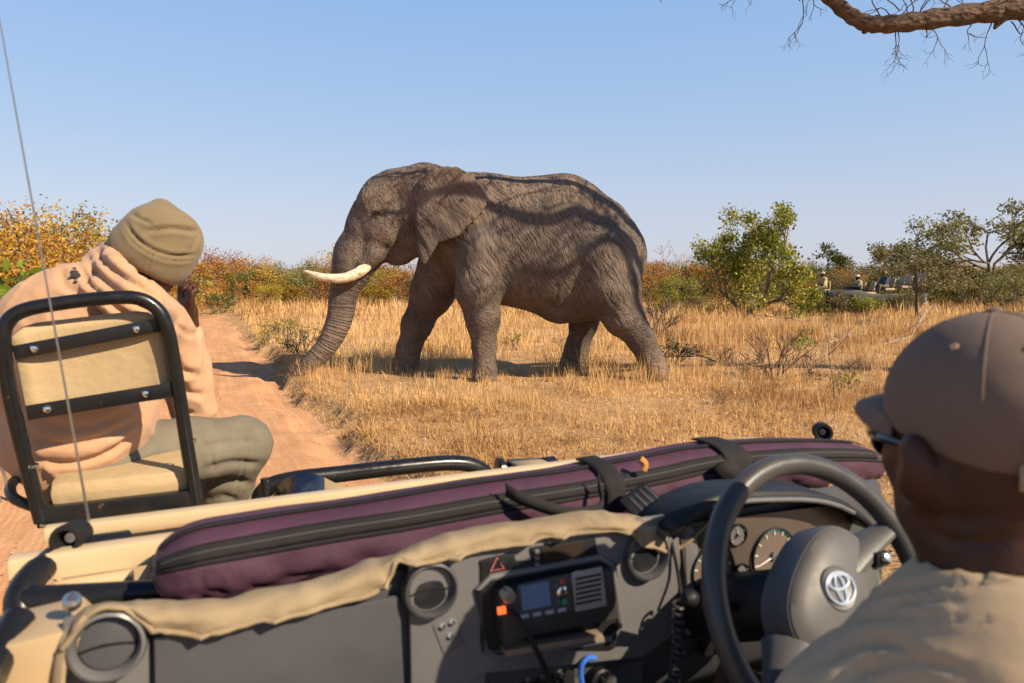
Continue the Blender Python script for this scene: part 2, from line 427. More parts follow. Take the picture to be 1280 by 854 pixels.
def build_ground():
    gx = _axis(-9, 11, 0.085, 3500, 1.17); gy = _axis(-3, 19, 0.085, 4500, 1.17)
    gy = gy[gy > -400]
    X, Y = np.meshgrid(gx, gy, indexing='ij'); Z = ground_h(X, Y)
    a, b = X.shape; I = np.arange(a * b).reshape(a, b)
    F = np.stack([I[:-1, :-1], I[1:, :-1], I[1:, 1:], I[:-1, 1:]], -1).reshape(-1, 4)
    me = mesh_np('ground', np.stack([X, Y, Z], -1).reshape(-1, 3), F4=F)
    t = NT('dry_savanna_soil'); c = t.co()
    big = t.noise(c, 0.35, 5); mid = t.noise(c, 2.5, 5, 0.6); fine = t.noise(c, 38, 4, 0.65)
    col = t.ramp(mid, [(0.30, (0.26, 0.122, 0.052)), (0.52, (0.36, 0.188, 0.082)), (0.72, (0.45, 0.26, 0.122))])
    straw = t.ramp(t.noise(t.mapping(c, (1, 1, 1)), 60, 3, 0.7), [(0.47, 0.0), (0.60, 1.0)])
    col = t.mix(col, (0.66, 0.45, 0.22), t.math('MULTIPLY', straw, 0.7))
    col = t.mix(col, t.ramp(fine, [(0.25, 0.55), (0.6, 1.0)]), 0.55, 'MULTIPLY')
    col = t.mix(col, (0.52, 0.36, 0.19), t.ramp(big, [(0.4, 0.0), (0.7, 0.45)]))
    n = t.bump(t.noise(c, 14, 6, 0.7), 0.7, 0.05); n = t.bump(fine, 0.6, 0.012, n)
    t.fin(col, 0.92, 0, n, Specular_IOR_Level=0.15)
    o = link('ground', me, t.m); tag(o, kind='structure')
    # the track: a strip of its own, sand with tyre ribs and ruts
    pts = spline(_edge, 60); d = np.linalg.norm(np.diff(pts, axis=0), axis=1); cum = np.concatenate([[0], np.cumsum(d)])
    ss = [0.0]
    while ss[-1] < cum[-1] - 0.5: ss.append(ss[-1] + (0.12 if ss[-1] < 32 else 0.35))
    ss = np.array(ss); cx = np.interp(ss, cum, pts[:, 0]); cy = np.interp(ss, cum, pts[:, 1])
    tx = np.gradient(cx, ss); ty = np.gradient(cy, ss); nl = np.hypot(tx, ty); lx, ly = -ty / nl, tx / nl     # left normal
    w = np.linspace(-0.25, TRACK_W + 0.35, 46)
    X = cx[:, None] + lx[:, None] * w; Y = cy[:, None] + ly[:, None] * w
    Z = ground_h(X, Y, True) 
    for c0 in (0.85, 2.5): Z -= 0.022 * np.exp(-((w - c0) / 0.24) ** 2)[None, :]
    Z += 0.012 * np.exp(-((w - 1.68) / 0.3) ** 2)[None, :]
    edge = sstep(0.08, -0.2, w) + sstep(TRACK_W - 0.1, TRACK_W + 0.35, w); Z = np.where(edge[None, :] > 0, np.minimum(Z, 0.02) - 0.09 * edge[None, :], Z)
    a, b = X.shape; I = np.arange(a * b).reshape(a, b); F = np.stack([I[:-1, :-1], I[1:, :-1], I[1:, 1:], I[:-1, 1:]], -1).reshape(-1, 4)
    me = mesh_np('dirt_road', np.stack([X, Y, Z], -1).reshape(-1, 3), F4=F[:, ::-1])
    ua = me.attributes.new('track_uv', 'FLOAT_VECTOR', 'POINT')
    UV = np.stack([np.broadcast_to(ss[:, None], X.shape), np.broadcast_to(w[None, :], X.shape), np.zeros_like(X)], -1)
    ua.data.foreach_set('vector', UV.astype(np.float32).ravel())
    t = NT('red_sand_track'); c = t.co(); at = t.n('ShaderNodeAttribute', attribute_name='track_uv').outputs['Vector']
    mid = t.noise(c, 1.6, 5, 0.6); fine = t.noise(c, 70, 4, 0.7); lon = t.noise(t.mapping(at, (0.25, 5, 1)), 2.2, 4)
    col = t.ramp(mid, [(0.3, (0.46, 0.225, 0.105)), (0.7, (0.60, 0.325, 0.165))])
    col = t.mix(col, (0.66, 0.39, 0.22), t.ramp(lon, [(0.45, 0), (0.65, 0.5)]))
    col = t.mix(col, t.ramp(fine, [(0.3, 0.78), (0.6, 1.0)]), 0.6, 'MULTIPLY')
    wv = t.n('ShaderNodeTexWave', wave_type='BANDS', bands_direction='Y'); t.l(t.mapping(at, (1, 1, 1)), wv.inputs['Vector']); wv.inputs['Scale'].default_value = 6; wv.inputs['Distortion'].default_value = 7.0; wv.inputs['Detail Scale'].default_value = 0.6
    wv2 = t.n('ShaderNodeTexWave', wave_type='BANDS', bands_direction='X'); t.l(at, wv2.inputs['Vector']); wv2.inputs['Scale'].default_value = 7; wv2.inputs['Distortion'].default_value = 2.5
    ribs = t.math('MULTIPLY', t.math('ADD', wv.outputs['Fac'], t.math('MULTIPLY', wv2.outputs['Fac'], 0.45)), t.ramp(t.noise(t.mapping(at, (0.12, 1.4, 1)), 1.5, 3), [(0.42, 0.0), (0.65, 1.0)]))
    col = t.mix(col, t.ramp(ribs, [(0.0, 0.87), (0.6, 1.0)]), 0.7, 'MULTIPLY')
    n = t.bump(ribs, 0.30, 0.010); n = t.bump(t.noise(c, 12, 6, 0.7), 0.5, 0.03, n); n = t.bump(fine, 0.5, 0.006, n)
    t.fin(col, 0.95, 0, n, Specular_IOR_Level=0.1)
    o = link('dirt_road', me, t.m); tag(o, kind='structure')
build_ground()

# ------------------------------------------------------------------ dry grass
def build_grass():
    R = np.random.RandomState(11)
    Vs, Fs, Cs = [], [], []; base = 0
    def blades(px, py, nb, hmin, hmax, wd, lean, spread, dead=0.0, lie=0.0):
        nonlocal base
        n = len(px)
        bx = np.repeat(px, nb) + R.normal(0, spread, n * nb); by = np.repeat(py, nb) + R.normal(0, spread, n * nb)
        bz = ground_h(bx, by) - 0.01
        pz = np.stack([px * .9, py * .9, 0 * px], -1); pat = np.clip(0.85 + 0.65 * fbm(pz, 3), 0.45, 1.35)
        hh = np.repeat(R.uniform(hmin, hmax, n) * pat, nb) * R.uniform(0.45, 1.15, n * nb)
        an = R.uniform(0, 2 * np.pi, n * nb); le = np.abs(R.normal(lean, lean * 0.6, n * nb)) + (R.rand(n * nb) < lie) * R.uniform(0.8, 1.6, n * nb)
        le = np.clip(le, 0, 1.45); dx, dy = np.cos(an), np.sin(an); sx, sy = -dy, dx
        an2 = R.uniform(0, np.pi, n * nb); sx, sy = np.cos(an2), np.sin(an2)
        w = wd * R.uniform(0.6, 1.4, n * nb)
        def pt(f, k): 
            ll = le * (0.5 + 0.5 * f)
            return np.stack([bx + dx * np.sin(ll) * hh * f + sx * w * k, by + dy * np.sin(ll) * hh * f + sy * w * k, bz + np.cos(ll) * hh * f], 1)
        P = np.stack([pt(0, -.5), pt(0, .5), pt(.55, .42), pt(.55, -.42), pt(1, 0)], 1)     # 5 verts
        m = n * nb; i = base + 5 * np.arange(m)[:, None]
        Fs.append((i + np.array([[0, 1, 2]]), i + np.array([[0, 2, 3]]), i + np.array([[3, 2, 4]]))); Vs.append(P.reshape(-1, 3)); base += 5 * m
        tint = np.clip(np.repeat(R.rand(n) * 0.5 + 0.05 + 0.42 * fbm(np.stack([px * .5, py * .5, 0 * px + 9], -1), 3), nb) + R.rand(m) * 0.5, 0, 1)
        Cs.append(np.repeat(tint, 5))
    def scatter(y0, y1, dens, xm=1.0, cond=None):
        hw = lambda y: 0.80 * y + 1.5
        A = (y1 - y0) * (hw(y0) + hw(y1)); n = int(A * dens)
        y = R.uniform(y0, y1, n * 2); x = R.uniform(-1, 1, n * 2) * hw(y1); k = np.abs(x) < hw(y); x, y = x[k][:n], y[k][:n]
        s = track_s(x, y); p = np.stack([x, y, np.zeros_like(x)], -1)
        ok = (s + 0.16 * fbm(p * 1.7, 2) > 0.10) | (s < -(TRACK_W + 0.35 + 0.3 * R.rand(len(s))))
        patch = fbm(p * 0.55 + 3, 3) * 0.5 + 0.5
        ok &= R.rand(len(x)) < np.clip(0.0 + patch * 1.45, 0.12, 1)
        if cond is not None: ok &= cond(x, y)
        return x[ok], y[ok]
    tall = lambda x, y: sstep(9.9, 11.0, y + 0.5 * vnoise(np.stack([x * .8, y * .8, 0 * x], -1))) 
    # trampled short straw on the near field
    x, y = scatter(5.2, 11.0, 190); q = tall(x, y); k = q < 0.5; blades(x[k], y[k], 8, 0.06, 0.19, 0.0075, 0.7, 0.06, lie=0.35)
    x, y = scatter(5.0, 11.0, 16); q = tall(x, y); k = q < 0.5; blades(x[k], y[k], 12, 0.12, 0.34, 0.006, 0.35, 0.05)
    # standing grass round the feet
    x, y = scatter(9.6, 15.5, 20); q = tall(x, y); k = q > R.rand(len(q)) * .8; blades(x[k], y[k], 13, 0.16, 0.46, 0.0075, 0.30, 0.06)
    x, y = scatter(9.6, 15.5, 14); blades(x, y, 8, 0.05, 0.14, 0.008, 0.8, 0.08, lie=0.4)
    x, y = scatter(15.5, 27, 12); blades(x, y, 11, 0.22, 0.60, 0.013, 0.28, 0.10)
    x, y = scatter(27, 52, 3.6); blades(x, y, 11, 0.35, 0.75, 0.030, 0.28, 0.20)
    x, y = scatter(52, 80, 0.4); blades(x, y, 9, 0.4, 0.8, 0.07, 0.28, 0.4)
    # ragged tufts on the bank edge
    i = R.randint(6 * 3, 6 * 8, 420); a = EDGE[i] + R.normal(0, 0.12, (420, 2)); k = track_s(a[:, 0], a[:, 1]) > -0.05; blades(a[k, 0], a[k, 1], 9, 0.08, 0.26, 0.0065, 0.7, 0.05, lie=0.3)
    V = np.concatenate(Vs); F = np.concatenate([np.concatenate(f) for f in Fs]); C = np.concatenate(Cs)
    me = mesh_np('dry_grass', V, F3=F, smooth=False)
    at = me.attributes.new('tint', 'FLOAT', 'POINT'); at.data.foreach_set('value', C.astype(np.float32))
    t = NT('straw'); a = t.n('ShaderNodeAttribute', attribute_name='tint').outputs['Fac']; c = t.co()
    col = t.ramp(a, [(0.0, (0.22, 0.115, 0.045)), (0.22, (0.48, 0.28, 0.11)), (0.6, (0.64, 0.395, 0.16)), (1.0, (0.75, 0.53, 0.27))])
    patch = t.ramp(t.noise(c, 0.5, 4), [(0.35, 0.0), (0.65, 1.0)]); col = t.mix(col, (0.52, 0.30, 0.12), t.math('MULTIPLY', patch, 0.4))
    t.fin(col, 0.8, 0, Specular_IOR_Level=0.2)
    tr = t.n('ShaderNodeBsdfTranslucent'); t.l(col, tr.inputs[0]); mx = t.n('ShaderNodeMixShader'); mx.inputs[0].default_value = 0.25; t.l(t.b.outputs[0], mx.inputs[1]); t.l(tr.outputs[0], mx.inputs[2]); t.l(mx.outputs[0], t.out.inputs[0])
    o = link('dry_grass', me, t.m); tag(o, 'dry golden grass covering the field around the elephant', 'grass', kind='stuff')
    # fallen leaves, chaff and pebbles
    n = 26000; y = R.uniform(3.5, 15, n) ** 1.0; x = R.uniform(-1, 1, n) * (0.8 * y + 1.5); s = track_s(x, y)
    ok = (s > -0.05) | (R.rand(n) < 0.05 + 0.3 * np.exp(-((s + TRACK_W) / 0.8) ** 2) + 0.16 * np.exp(-(s / 0.5) ** 2)); x, y = x[ok], y[ok]; n = len(x)
    z = ground_h(x, y, True) + 0.006 + 0.03 * R.rand(n) * (track_s(x, y) > 0.1); sz = R.uniform(0.005, 0.017, n); an = R.uniform(0, 6.28, n); ti = R.normal(0, 0.5, (n, 2))
    ex = np.stack([np.cos(an), np.sin(an), ti[:, 0]], 1) * sz[:, None]; ey = np.stack([-np.sin(an), np.cos(an), ti[:, 1]], 1) * (sz * 0.5)[:, None]; P = np.stack([x, y, z], 1)
    V = np.stack([P - ex, P - ey, P + ex, P + ey], 1).reshape(-1, 3); F = np.arange(4 * n).reshape(n, 4)
    me = mesh_np('leaf_litter', V, F4=F, smooth=False); at = me.attributes.new('tint', 'FLOAT', 'POINT'); at.data.foreach_set('value', np.repeat(R.rand(n), 4).astype(np.float32))
    t = NT('dead_leaf'); a = t.n('ShaderNodeAttribute', attribute_name='tint').outputs['Fac']
    t.fin(t.ramp(a, [(0, (0.10, 0.05, 0.025)), (0.35, (0.33, 0.19, 0.09)), (0.8, (0.50, 0.34, 0.18)), (1, (0.66, 0.54, 0.38))]), 0.8)
    o = link('leaf_litter', me, t.m); tag(o, 'fallen dead leaves and chaff strewn over the soil', 'leaf litter', kind='stuff')
build_grass()
# ------------------------------------------------------------------ the elephant
def build_elephant():
    G = 0.10                                            # ground level of the grass field
    def E(px, py, Y): return at_y(px, py, Y)
    YM, YN, YF = 11.9, 11.38, 12.42
    S = SDF(0.026)
    bs = (1, 0.74, 1)
    # trunk of the body
    S.chain([E(600, 290, YM), E(640, 303, YM), E(697, 308, YM), E(738, 318, YM), E(750, 326, YM)], [0.80, 0.95, 1.03, 0.86, 0.72], 0.25, bs)
    S.chain([E(672, 264, YM), E(706, 263, YM), E(738, 290, YM)], [0.46, 0.44, 0.40], 0.3, (1, 0.8, 1))
    S.chain([E(545, 262, YM), E(600, 280, YM)], [0.66, 0.80], 0.3, (1, 0.75, 1))
    S.chain([E(640, 328, YM), E(700, 337, YM), E(738, 345, YM)], [0.62, 0.66, 0.54], 0.3, (1, 0.95, 1))
    # head
    S.cap(E(528, 245, YM), E(498, 250, YM), 0.53, 0.52, 0.2, (1, 0.95, 1))
    S.cap(E(484, 258, YM), E(466, 285, YM), 0.50, 0.43, 0.2, (1, 0.85, 1))
    S.cap(E(470, 285, YM), E(452, 318, YM), 0.44, 0.36, 0.2, (1, 0.85, 1))
    S.cap(E(500, 275, YM), E(492, 305, YM), 0.45, 0.26, 0.2)
    S.chain([E(520, 300, YM), E(502, 319, YM), E(494, 326, YM)], [0.3, 0.16, 0.08], 0.12)
    for sd in (-1, 1):
        y = YM + sd * 0.34
        S.ell(E(462, 252, y), (0.15, 0.1, 0.22), 0.15)                       # brow
        S.ell(E(478, 286, y), (0.2, 0.13, 0.26), 0.18)                       # cheek
        S.cap(E(468, 318, YM + sd * 0.28), E(456, 332, YM + sd * 0.30), 0.17, 0.13, 0.1)   # tusk sheath
        S.ell(E(494, 250, YM + sd * 0.60), (0.17, 0.17, 0.30), 0.12, neg=True); S.ell(E(497, 292, YM + sd * 0.52), (0.10, 0.14, 0.26), 0.1, neg=True)  # temple hollow
        S.ell(E(470.5, 267, YM + sd * 0.52), (0.13, 0.085, 0.085), 0.06, neg=True) # eye socket
        S.ell(E(471, 264, YM + sd * 0.455), (0.085, 0.05, 0.035), 0.03)       # lid
        S.ell(E(471, 270.5, YM + sd * 0.46), (0.075, 0.045, 0.026), 0.03)
    # trunk (nose)
    tp = spline([E(448, 312, YM), E(440, 336, YM - .01), E(431, 362, YM - .03), E(425, 396, YM - .06), E(411, 428, YM - .09), E(391, 452, YM - .12), E(369, 471, YM - .14)], 5)
    tr = spline([[0.37], [0.315], [0.225], [0.198], [0.172], [0.135], [0.085]], 5)[:, 0]
    S.chain(tp, tr, 0.06)
    # legs, upper to foot
    S.chain([E(604, 318, YN + .1), E(598, 362, YN), E(603, 398, YN - .02), E(605, 436, YN), E(606, 462, YN), E(606, 474, YN)], [0.48, 0.37, 0.265, 0.175, 0.18, 0.195], 0.12)
    S.chain([E(560, 320, YF - .15), E(540, 366, YF), E(522, 405, YF), E(511, 436, YF), E(508, 457, YF), E(508, 464, YF)], [0.50, 0.38, 0.265, 0.205, 0.215, 0.225], 0.12)
    S.chain([E(752, 322, YN + .16), E(764, 362, YN + .06), E(780, 397, YN), E(801, 424, YN), E(813, 448, YN), E(819, 466, YN), E(820, 474, YN)], [0.60, 0.47, 0.32, 0.215, 0.175, 0.20, 0.215], 0.12)
    S.chain([E(752, 330, YF - .12), E(738, 372, YF), E(729, 404, YF), E(721, 436, YF), E(716, 458, YF), E(715, 466, YF)], [0.56, 0.38, 0.235, 0.20, 0.22, 0.235], 0.12)
    S.cap(E(738, 372, YM - .1), E(700, 382, YM - .1), 0.34, 0.28, 0.25)        # flank fold
    S.ell(E(724, 393, YM), (0.16, 0.1, 0.10), 0.1)
    # tail, hanging on the far side of the rump
    S.chain([E(768, 290, YM), E(782, 318, YM + .08), E(788, 345, YM + .12), E(788, 385, YM + .16)], [0.10, 0.055, 0.04, 0.03], 0.05)
    # ears
    ear = [(520, 222), (517, 245), (515, 268), (516, 292), (519, 316), (525, 331), (531, 333), (541, 318), (548, 306), (560, 302), (574, 297), (586, 284), (597, 274), (609, 258), (611, 247), (603, 231), (592, 216), (574, 207), (556, 204), (536, 207)]
    for sd in (-1, 1):
        ye = YM + sd * 0.8
        poly = np.array([E(x, y, 11.12)[[0, 2]] for x, y in ear], np.float32)
        pc = E(516, 270, 11.12)
        def earf(P, sd=sd, poly=poly, pc=pc):
            x, y, z = P[..., 0], P[..., 1], P[..., 2]
            d = np.full(x.shape, 9.0, np.float32); sgn = np.ones(x.shape, np.float32); n = len(poly)
            for i in range(n):
                a = poly[i]; b = poly[i - 1]; ex, ez = b[0] - a[0], b[1] - a[1]; wx, wz = x - a[0], z - a[1]
                t = np.clip((wx * ex + wz * ez) / (ex * ex + ez * ez), 0, 1)
                d = np.minimum(d, (wx - ex * t) ** 2 + (wz - ez * t) ** 2)
                c1 = z >= a[1]; c2 = z < b[1]; c3 = ex * wz > ez * wx
                sgn = np.where((c1 & c2 & c3) | (~c1 & ~c2 & ~c3), -sgn, sgn)
            d = sgn * np.sqrt(d)
            u = np.clip((x - pc[0]) / 1.2, 0, 1); w = (z - pc[2])
            off = 0.49 + 0.22 * np.sqrt(u) + 0.06 * np.sin(u * 3.0) - 0.10 * np.clip(w - 0.45, 0, 1) ** 1.0
            ang = np.arctan2(z - pc[2] - 0.35, x - pc[0] + 0.05); rad = np.hypot(z - pc[2] - 0.35, x - pc[0] + 0.05)
            off = off + (0.020 * vnoise(np.stack([ang * 5.5, rad * 1.2, 0 * x + 2.2 + sd], -1)) + 0.010 * vnoise(np.stack([ang * 12, rad * 2.5, 0 * x + 7.1], -1))) * np.clip(rad * 1.6, 0, 1) + 0.015 * np.sin(z * 5 + 1)
            off = off + 0.10 * np.clip(-w - 0.2, 0, 1)
            yy = np.abs((y - YM) * sd - off) - 0.019 - 0.03 * np.clip(1 - u * 3, 0, 1)
            q = np.maximum(d + 0.02, yy * 0.8); return q
        lo = np.array([poly[:, 0].min() - .05, min(YM + sd * 0.3, YM + sd * 1.15), poly[:, 1].min() - .05]); hi = np.array([poly[:, 0].max() + .05, max(YM + sd * 0.3, YM + sd * 1.15), poly[:, 1].max() + .05])
        S.fn(earf, lo, hi, 0.05)
    base = np.array([E(680, 474, YM)[0], YM, G])
    tpn = np.array(tp)
    def disp(V, n):
        x, y, z = V.T; d = 0.012 * fbm(V * 2.2, 3) + 0.006 * fbm(V * 7, 2)
        w = V + 0.25 * np.stack([fbm(V * 1.1, 2), 0 * x, fbm(V * 1.1 + 5, 2)], 1); u = w[:, 0] * 0.88 + w[:, 2] * 0.47; q = w[:, 2] * 0.88 - w[:, 0] * 0.47
        r = np.abs(vnoise(np.stack([u * 7, y * 1.0, q * 1.1], 1))); d = d - 0.016 * np.clip(1 - r * 4, 0, 1) * np.clip(0.5 + fbm(V * 1.3 + 4, 2), 0, 1)
        # trunk rings
        dist = np.min(np.linalg.norm(V[:, None, :] - tpn[None, :, :], axis=2), 1); i = np.argmin(np.linalg.norm(V[:, None, :] - tpn[None, :, :], axis=2), 1)
        return d
    me = S.mesh('elephant_body', 2, disp)
    V = np.empty(len(me.vertices) * 3, np.float32); me.vertices.foreach_get('co', V); V = V.reshape(-1, 3).astype(float)
    # weights for the skin relief: trunk, leg, head; trunk arc length
    A = tpn[:-1]; B = tpn[1:]; seg = np.linalg.norm(B - A, axis=1); cum = np.concatenate([[0], np.cumsum(seg)])
    best = np.full(len(V), 9.0); arc = np.zeros(len(V))
    for i in range(len(A)):
        ba = B[i] - A[i]; t = np.clip((V - A[i]) @ ba / (ba @ ba), 0, 1); d = np.linalg.norm(V - A[i] - t[:, None] * ba, axis=1)
        mk = d < best; best[mk] = d[mk]; arc[mk] = (cum[i] + t * seg[i])[mk]
    wt = np.clip((0.42 - best) / 0.1, 0, 1) * np.clip((arc - 0.1) / 0.2, 0, 1)
    wl = np.clip((G + 1.45 - V[:, 2]) / 0.45, 0, 1) * (1 - wt)
    xe = at_y(516, 260, YM)[0]; wh = np.clip((xe - V[:, 0]) / 0.3, 0, 1) * (1 - wt) * (1 - wl)
    inear = (V[:, 1] < YM - 0.66) & (V[:, 0] < at_y(608, 250, 11.1)[0] + .05) & (V[:, 0] > xe - .02) & (V[:, 2] > at_y(540, 328, 11.1)[2])
    me.vertices.foreach_set('co', (V - base).astype(np.float32).ravel())
    at = me.attributes.new('skin_zone', 'FLOAT_COLOR', 'POINT')
    at.data.foreach_set('color', np.stack([wt, wl, wh, np.ones_like(wt)], 1).astype(np.float32).ravel())
    at = me.attributes.new('skin_arc', 'FLOAT', 'POINT'); at.data.foreach_set('value', arc.astype(np.float32))
    at = me.attributes.new('ear_zone', 'FLOAT', 'POINT'); at.data.foreach_set('value', inear.astype(np.float32))
    # skin
    t = NT('elephant_skin'); co = t.co()
    zone = t.n('ShaderNodeAttribute', attribute_name='skin_zone').outputs['Color']; sep = t.n('ShaderNodeSeparateColor'); t.l(zone, sep.inputs[0])
    arcn = t.n('ShaderNodeAttribute', attribute_name='skin_arc').outputs['Fac']; earn = t.n('ShaderNodeAttribute', attribute_name='ear_zone').outputs['Fac']
    xyz = t.n('ShaderNodeSeparateXYZ'); t.l(co, xyz.inputs[0])
    # flank folds: steep diagonal lines, wavering
    def warp(vec, amt, scale):
        nz = t.n('ShaderNodeTexNoise'); t.l(co, nz.inputs['Vector']); nz.inputs['Scale'].default_value = scale; nz.inputs['Detail'].default_value = 3
        sb = t.n('ShaderNodeVectorMath', operation='SUBTRACT'); t.l(nz.outputs['Color'], sb.inputs[0]); sb.inputs[1].default_value = (.5, .5, .5)
        sc = t.n('ShaderNodeVectorMath', operation='SCALE'); t.l(sb.outputs[0], sc.inputs[0]); sc.inputs['Scale'].default_value = amt
        ad = t.n('ShaderNodeVectorMath', operation='ADD'); t.l(vec, ad.inputs[0]); t.l(sc.outputs[0], ad.inputs[1]); return ad.outputs[0]
    def creases(vec, scale, detail=2.5, width=0.10):
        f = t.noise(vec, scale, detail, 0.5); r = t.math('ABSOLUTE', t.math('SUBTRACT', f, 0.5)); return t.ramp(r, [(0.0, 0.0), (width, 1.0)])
    wco = warp(co, 0.55, 0.9)
    def aniso(ang, across, along): return t.mapping(t.mapping(wco, (1, 1, 1), (0, math.radians(ang), 0)), (across, across * .5, along))
    flank = t.math('ADD', t.math('MULTIPLY', creases(aniso(30, 11, 2.2), 1.0), 0.42), t.math('ADD', t.math('MULTIPLY', creases(aniso(22, 21, 4.5), 1.0), 0.30), t.math('MULTIPLY', creases(aniso(-24, 17, 6), 1.0), 0.18)))
    legs = t.math('ADD', t.math('MULTIPLY', creases(aniso(96, 16, 6), 1.0), 0.35), t.math('ADD', t.math('MULTIPLY', creases(aniso(70, 26, 12), 1.0), 0.35), t.math('MULTIPLY', t.noise(co, 14, 4), 0.3)))
    cmb = t.n('ShaderNodeCombineXYZ'); t.l(arcn, cmb.inputs[0])
    ringv = t.mapping(t.math('ADD', arcn, 0.0) if False else cmb.outputs[0], (1, 1, 1))
    ad = t.n('ShaderNodeVectorMath', operation='ADD'); t.l(t.mapping(cmb.outputs[0], (19, 1, 1)), ad.inputs[0]); t.l(t.mapping(wco, (1.6, 1.6, 1.6)), ad.inputs[1])
    rings2 = t.math('ADD', t.math('MULTIPLY', creases(ad.outputs[0], 1.0, 1.5, 0.14), 0.6), t.math('ADD', t.math('MULTIPLY', creases(t.mapping(wco, (15, 15, 15)), 1.0), 0.25), t.math('MULTIPLY', t.noise(co, 16, 3), 0.15)))
    headw = t.math('ADD', t.math('MULTIPLY', creases(t.mapping(wco, (8, 8, 8)), 1.0), 0.30), t.math('ADD', t.math('MULTIPLY', creases(t.mapping(wco, (17, 17, 14)), 1.0), 0.35), t.math('MULTIPLY', t.noise(co, 12, 4), 0.35)))
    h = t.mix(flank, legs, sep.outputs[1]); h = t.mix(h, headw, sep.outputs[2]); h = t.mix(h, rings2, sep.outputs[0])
    soft = t.noise(co, 3.2, 4); h = t.mix(h, soft, t.math('MULTIPLY', earn, 0.6))
    crack = t.voro(t.mapping(co, (1, 1, 1.3)), 30, 'DISTANCE_TO_EDGE'); crack = t.ramp(crack, [(0.0, 0.0), (0.12, 1.0)])
    big = t.noise(co, 1.5, 5, 0.6); mid = t.noise(co, 7, 4)
    col = t.ramp(big, [(0.30, (0.068, 0.046, 0.034)), (0.5, (0.115, 0.083, 0.063)), (0.72, (0.185, 0.134, 0.100))])  # palest hide tone raised: sunlit patches put into the colour
    dust = t.ramp(xyz.outputs[2], [(0.0, 0.55), (0.09, 0.0), (0.62, 0.0), (0.95, 0.55)])
    # dust: pale red sand on feet and on the back (object height 0..3.6 m)
    mr = t.n('ShaderNodeMapRange'); t.l(xyz.outputs[2], mr.inputs[0]); mr.inputs[1].default_value = 0; mr.inputs[2].default_value = 3.7
    dust = t.ramp(mr.outputs[0], [(0.0, 0.7), (0.16, 0.05), (0.66, 0.0), (0.95, 0.6)])
    dust = t.math('MULTIPLY', dust, t.ramp(mid, [(0.35, 0.3), (0.65, 1.0)]))
    col = t.mix(col, (0.27, 0.18, 0.12), dust)
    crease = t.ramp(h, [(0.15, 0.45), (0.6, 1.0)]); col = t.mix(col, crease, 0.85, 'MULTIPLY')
    nrm = t.bump(h, 0.95, 0.028); nrm = t.bump(crack, 0.35, 0.006, nrm); nrm = t.bump(t.noise(co, 60, 3), 0.3, 0.004, nrm)
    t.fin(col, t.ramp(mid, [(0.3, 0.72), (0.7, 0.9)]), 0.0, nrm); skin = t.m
    el = empty('elephant', base)
    tag(el, 'large grey-brown bull elephant with one long tusk showing, walking in dry grass', 'elephant')
    link('body', me, skin, el)
    # tusks
    ivory = NT('ivory'); c = ivory.co(); iv = ivory.ramp(ivory.noise(ivory.mapping(c, (3, 3, 9)), 3, 5), [(0.32, (0.30, 0.20, 0.11)), (0.45, (0.58, 0.46, 0.31)), (0.65, (0.76, 0.67, 0.52))])
    ivory.fin(iv, 0.38, 0.0, ivory.bump(ivory.noise(ivory.mapping(c, (2, 20, 20)), 3, 3), 0.15, 0.004))
    for sd, nm in ((-1, 'near'), (1, 'far')):
        y0 = YM + sd * 0.28
        if sd < 0: path = [E(470, 316, y0), E(460, 331, y0 - .06), E(446, 342, y0 - .13), E(428, 348, y0 - .18), E(406, 347, y0 - .20), E(390, 342.5, y0 - .18), E(379, 338, y0 - .14)]
        else: path = [E(470, 316, y0), E(462, 330, y0 + .06), E(452, 338, y0 + .12), E(440, 342, y0 + .16), E(428, 342, y0 + .17), E(420, 340, y0 + .16), E(419, 339.5, y0 + .15)]
        P = spline(path, 6) - base
        R = np.interp(np.linspace(0, 1, len(P)), [0, .3, .55, .8, .95, 1], [0.085, 0.092, 0.080, 0.052, 0.022, 0.005])
        MB().tube(P, R, 16).build('tusk', ivory.m, el)
    eyem = pm('elephant_eye_dark', (0.03, 0.018, 0.01), rough=0.08, rvar=0.02)
    for sd in (-1, 1):
        c = E(470.5, 267.2, YM + sd * 0.462) - base
        b = MB(); b.lathe([(0.001, -.04), (.027, -.032), (.04, -.01), (.041, .008), (.03, .03), (0.001, .04)], c, (0, 1, 0), 14, False); b.build('eye', eyem, el)
    # toenails
    nail = pm('toenail_horn', (0.30, 0.22, 0.15), rough=0.6)
    for (px, py, Y, r) in ((606, 474, YN, .22), (508, 464, YF, .24), (820, 474, YN, .24), (715, 466, YF, .25)):
        c = E(px, py, Y) - base
        for a in (-50, -15, 20, 55):
            w = math.radians(180 + a); p = (c[0] + math.cos(w) * r * .97, c[1] + math.sin(w) * r * .97, 0.09)
            b = MB(); b.lathe([(0.005, -.02), (.035, -.012), (.05, 0), (.035, .014), (0.005, .02)], p, (math.cos(w), math.sin(w), 0.25), 10, False); b.build('toenail', nail, el)
    return el
elephant = build_elephant()
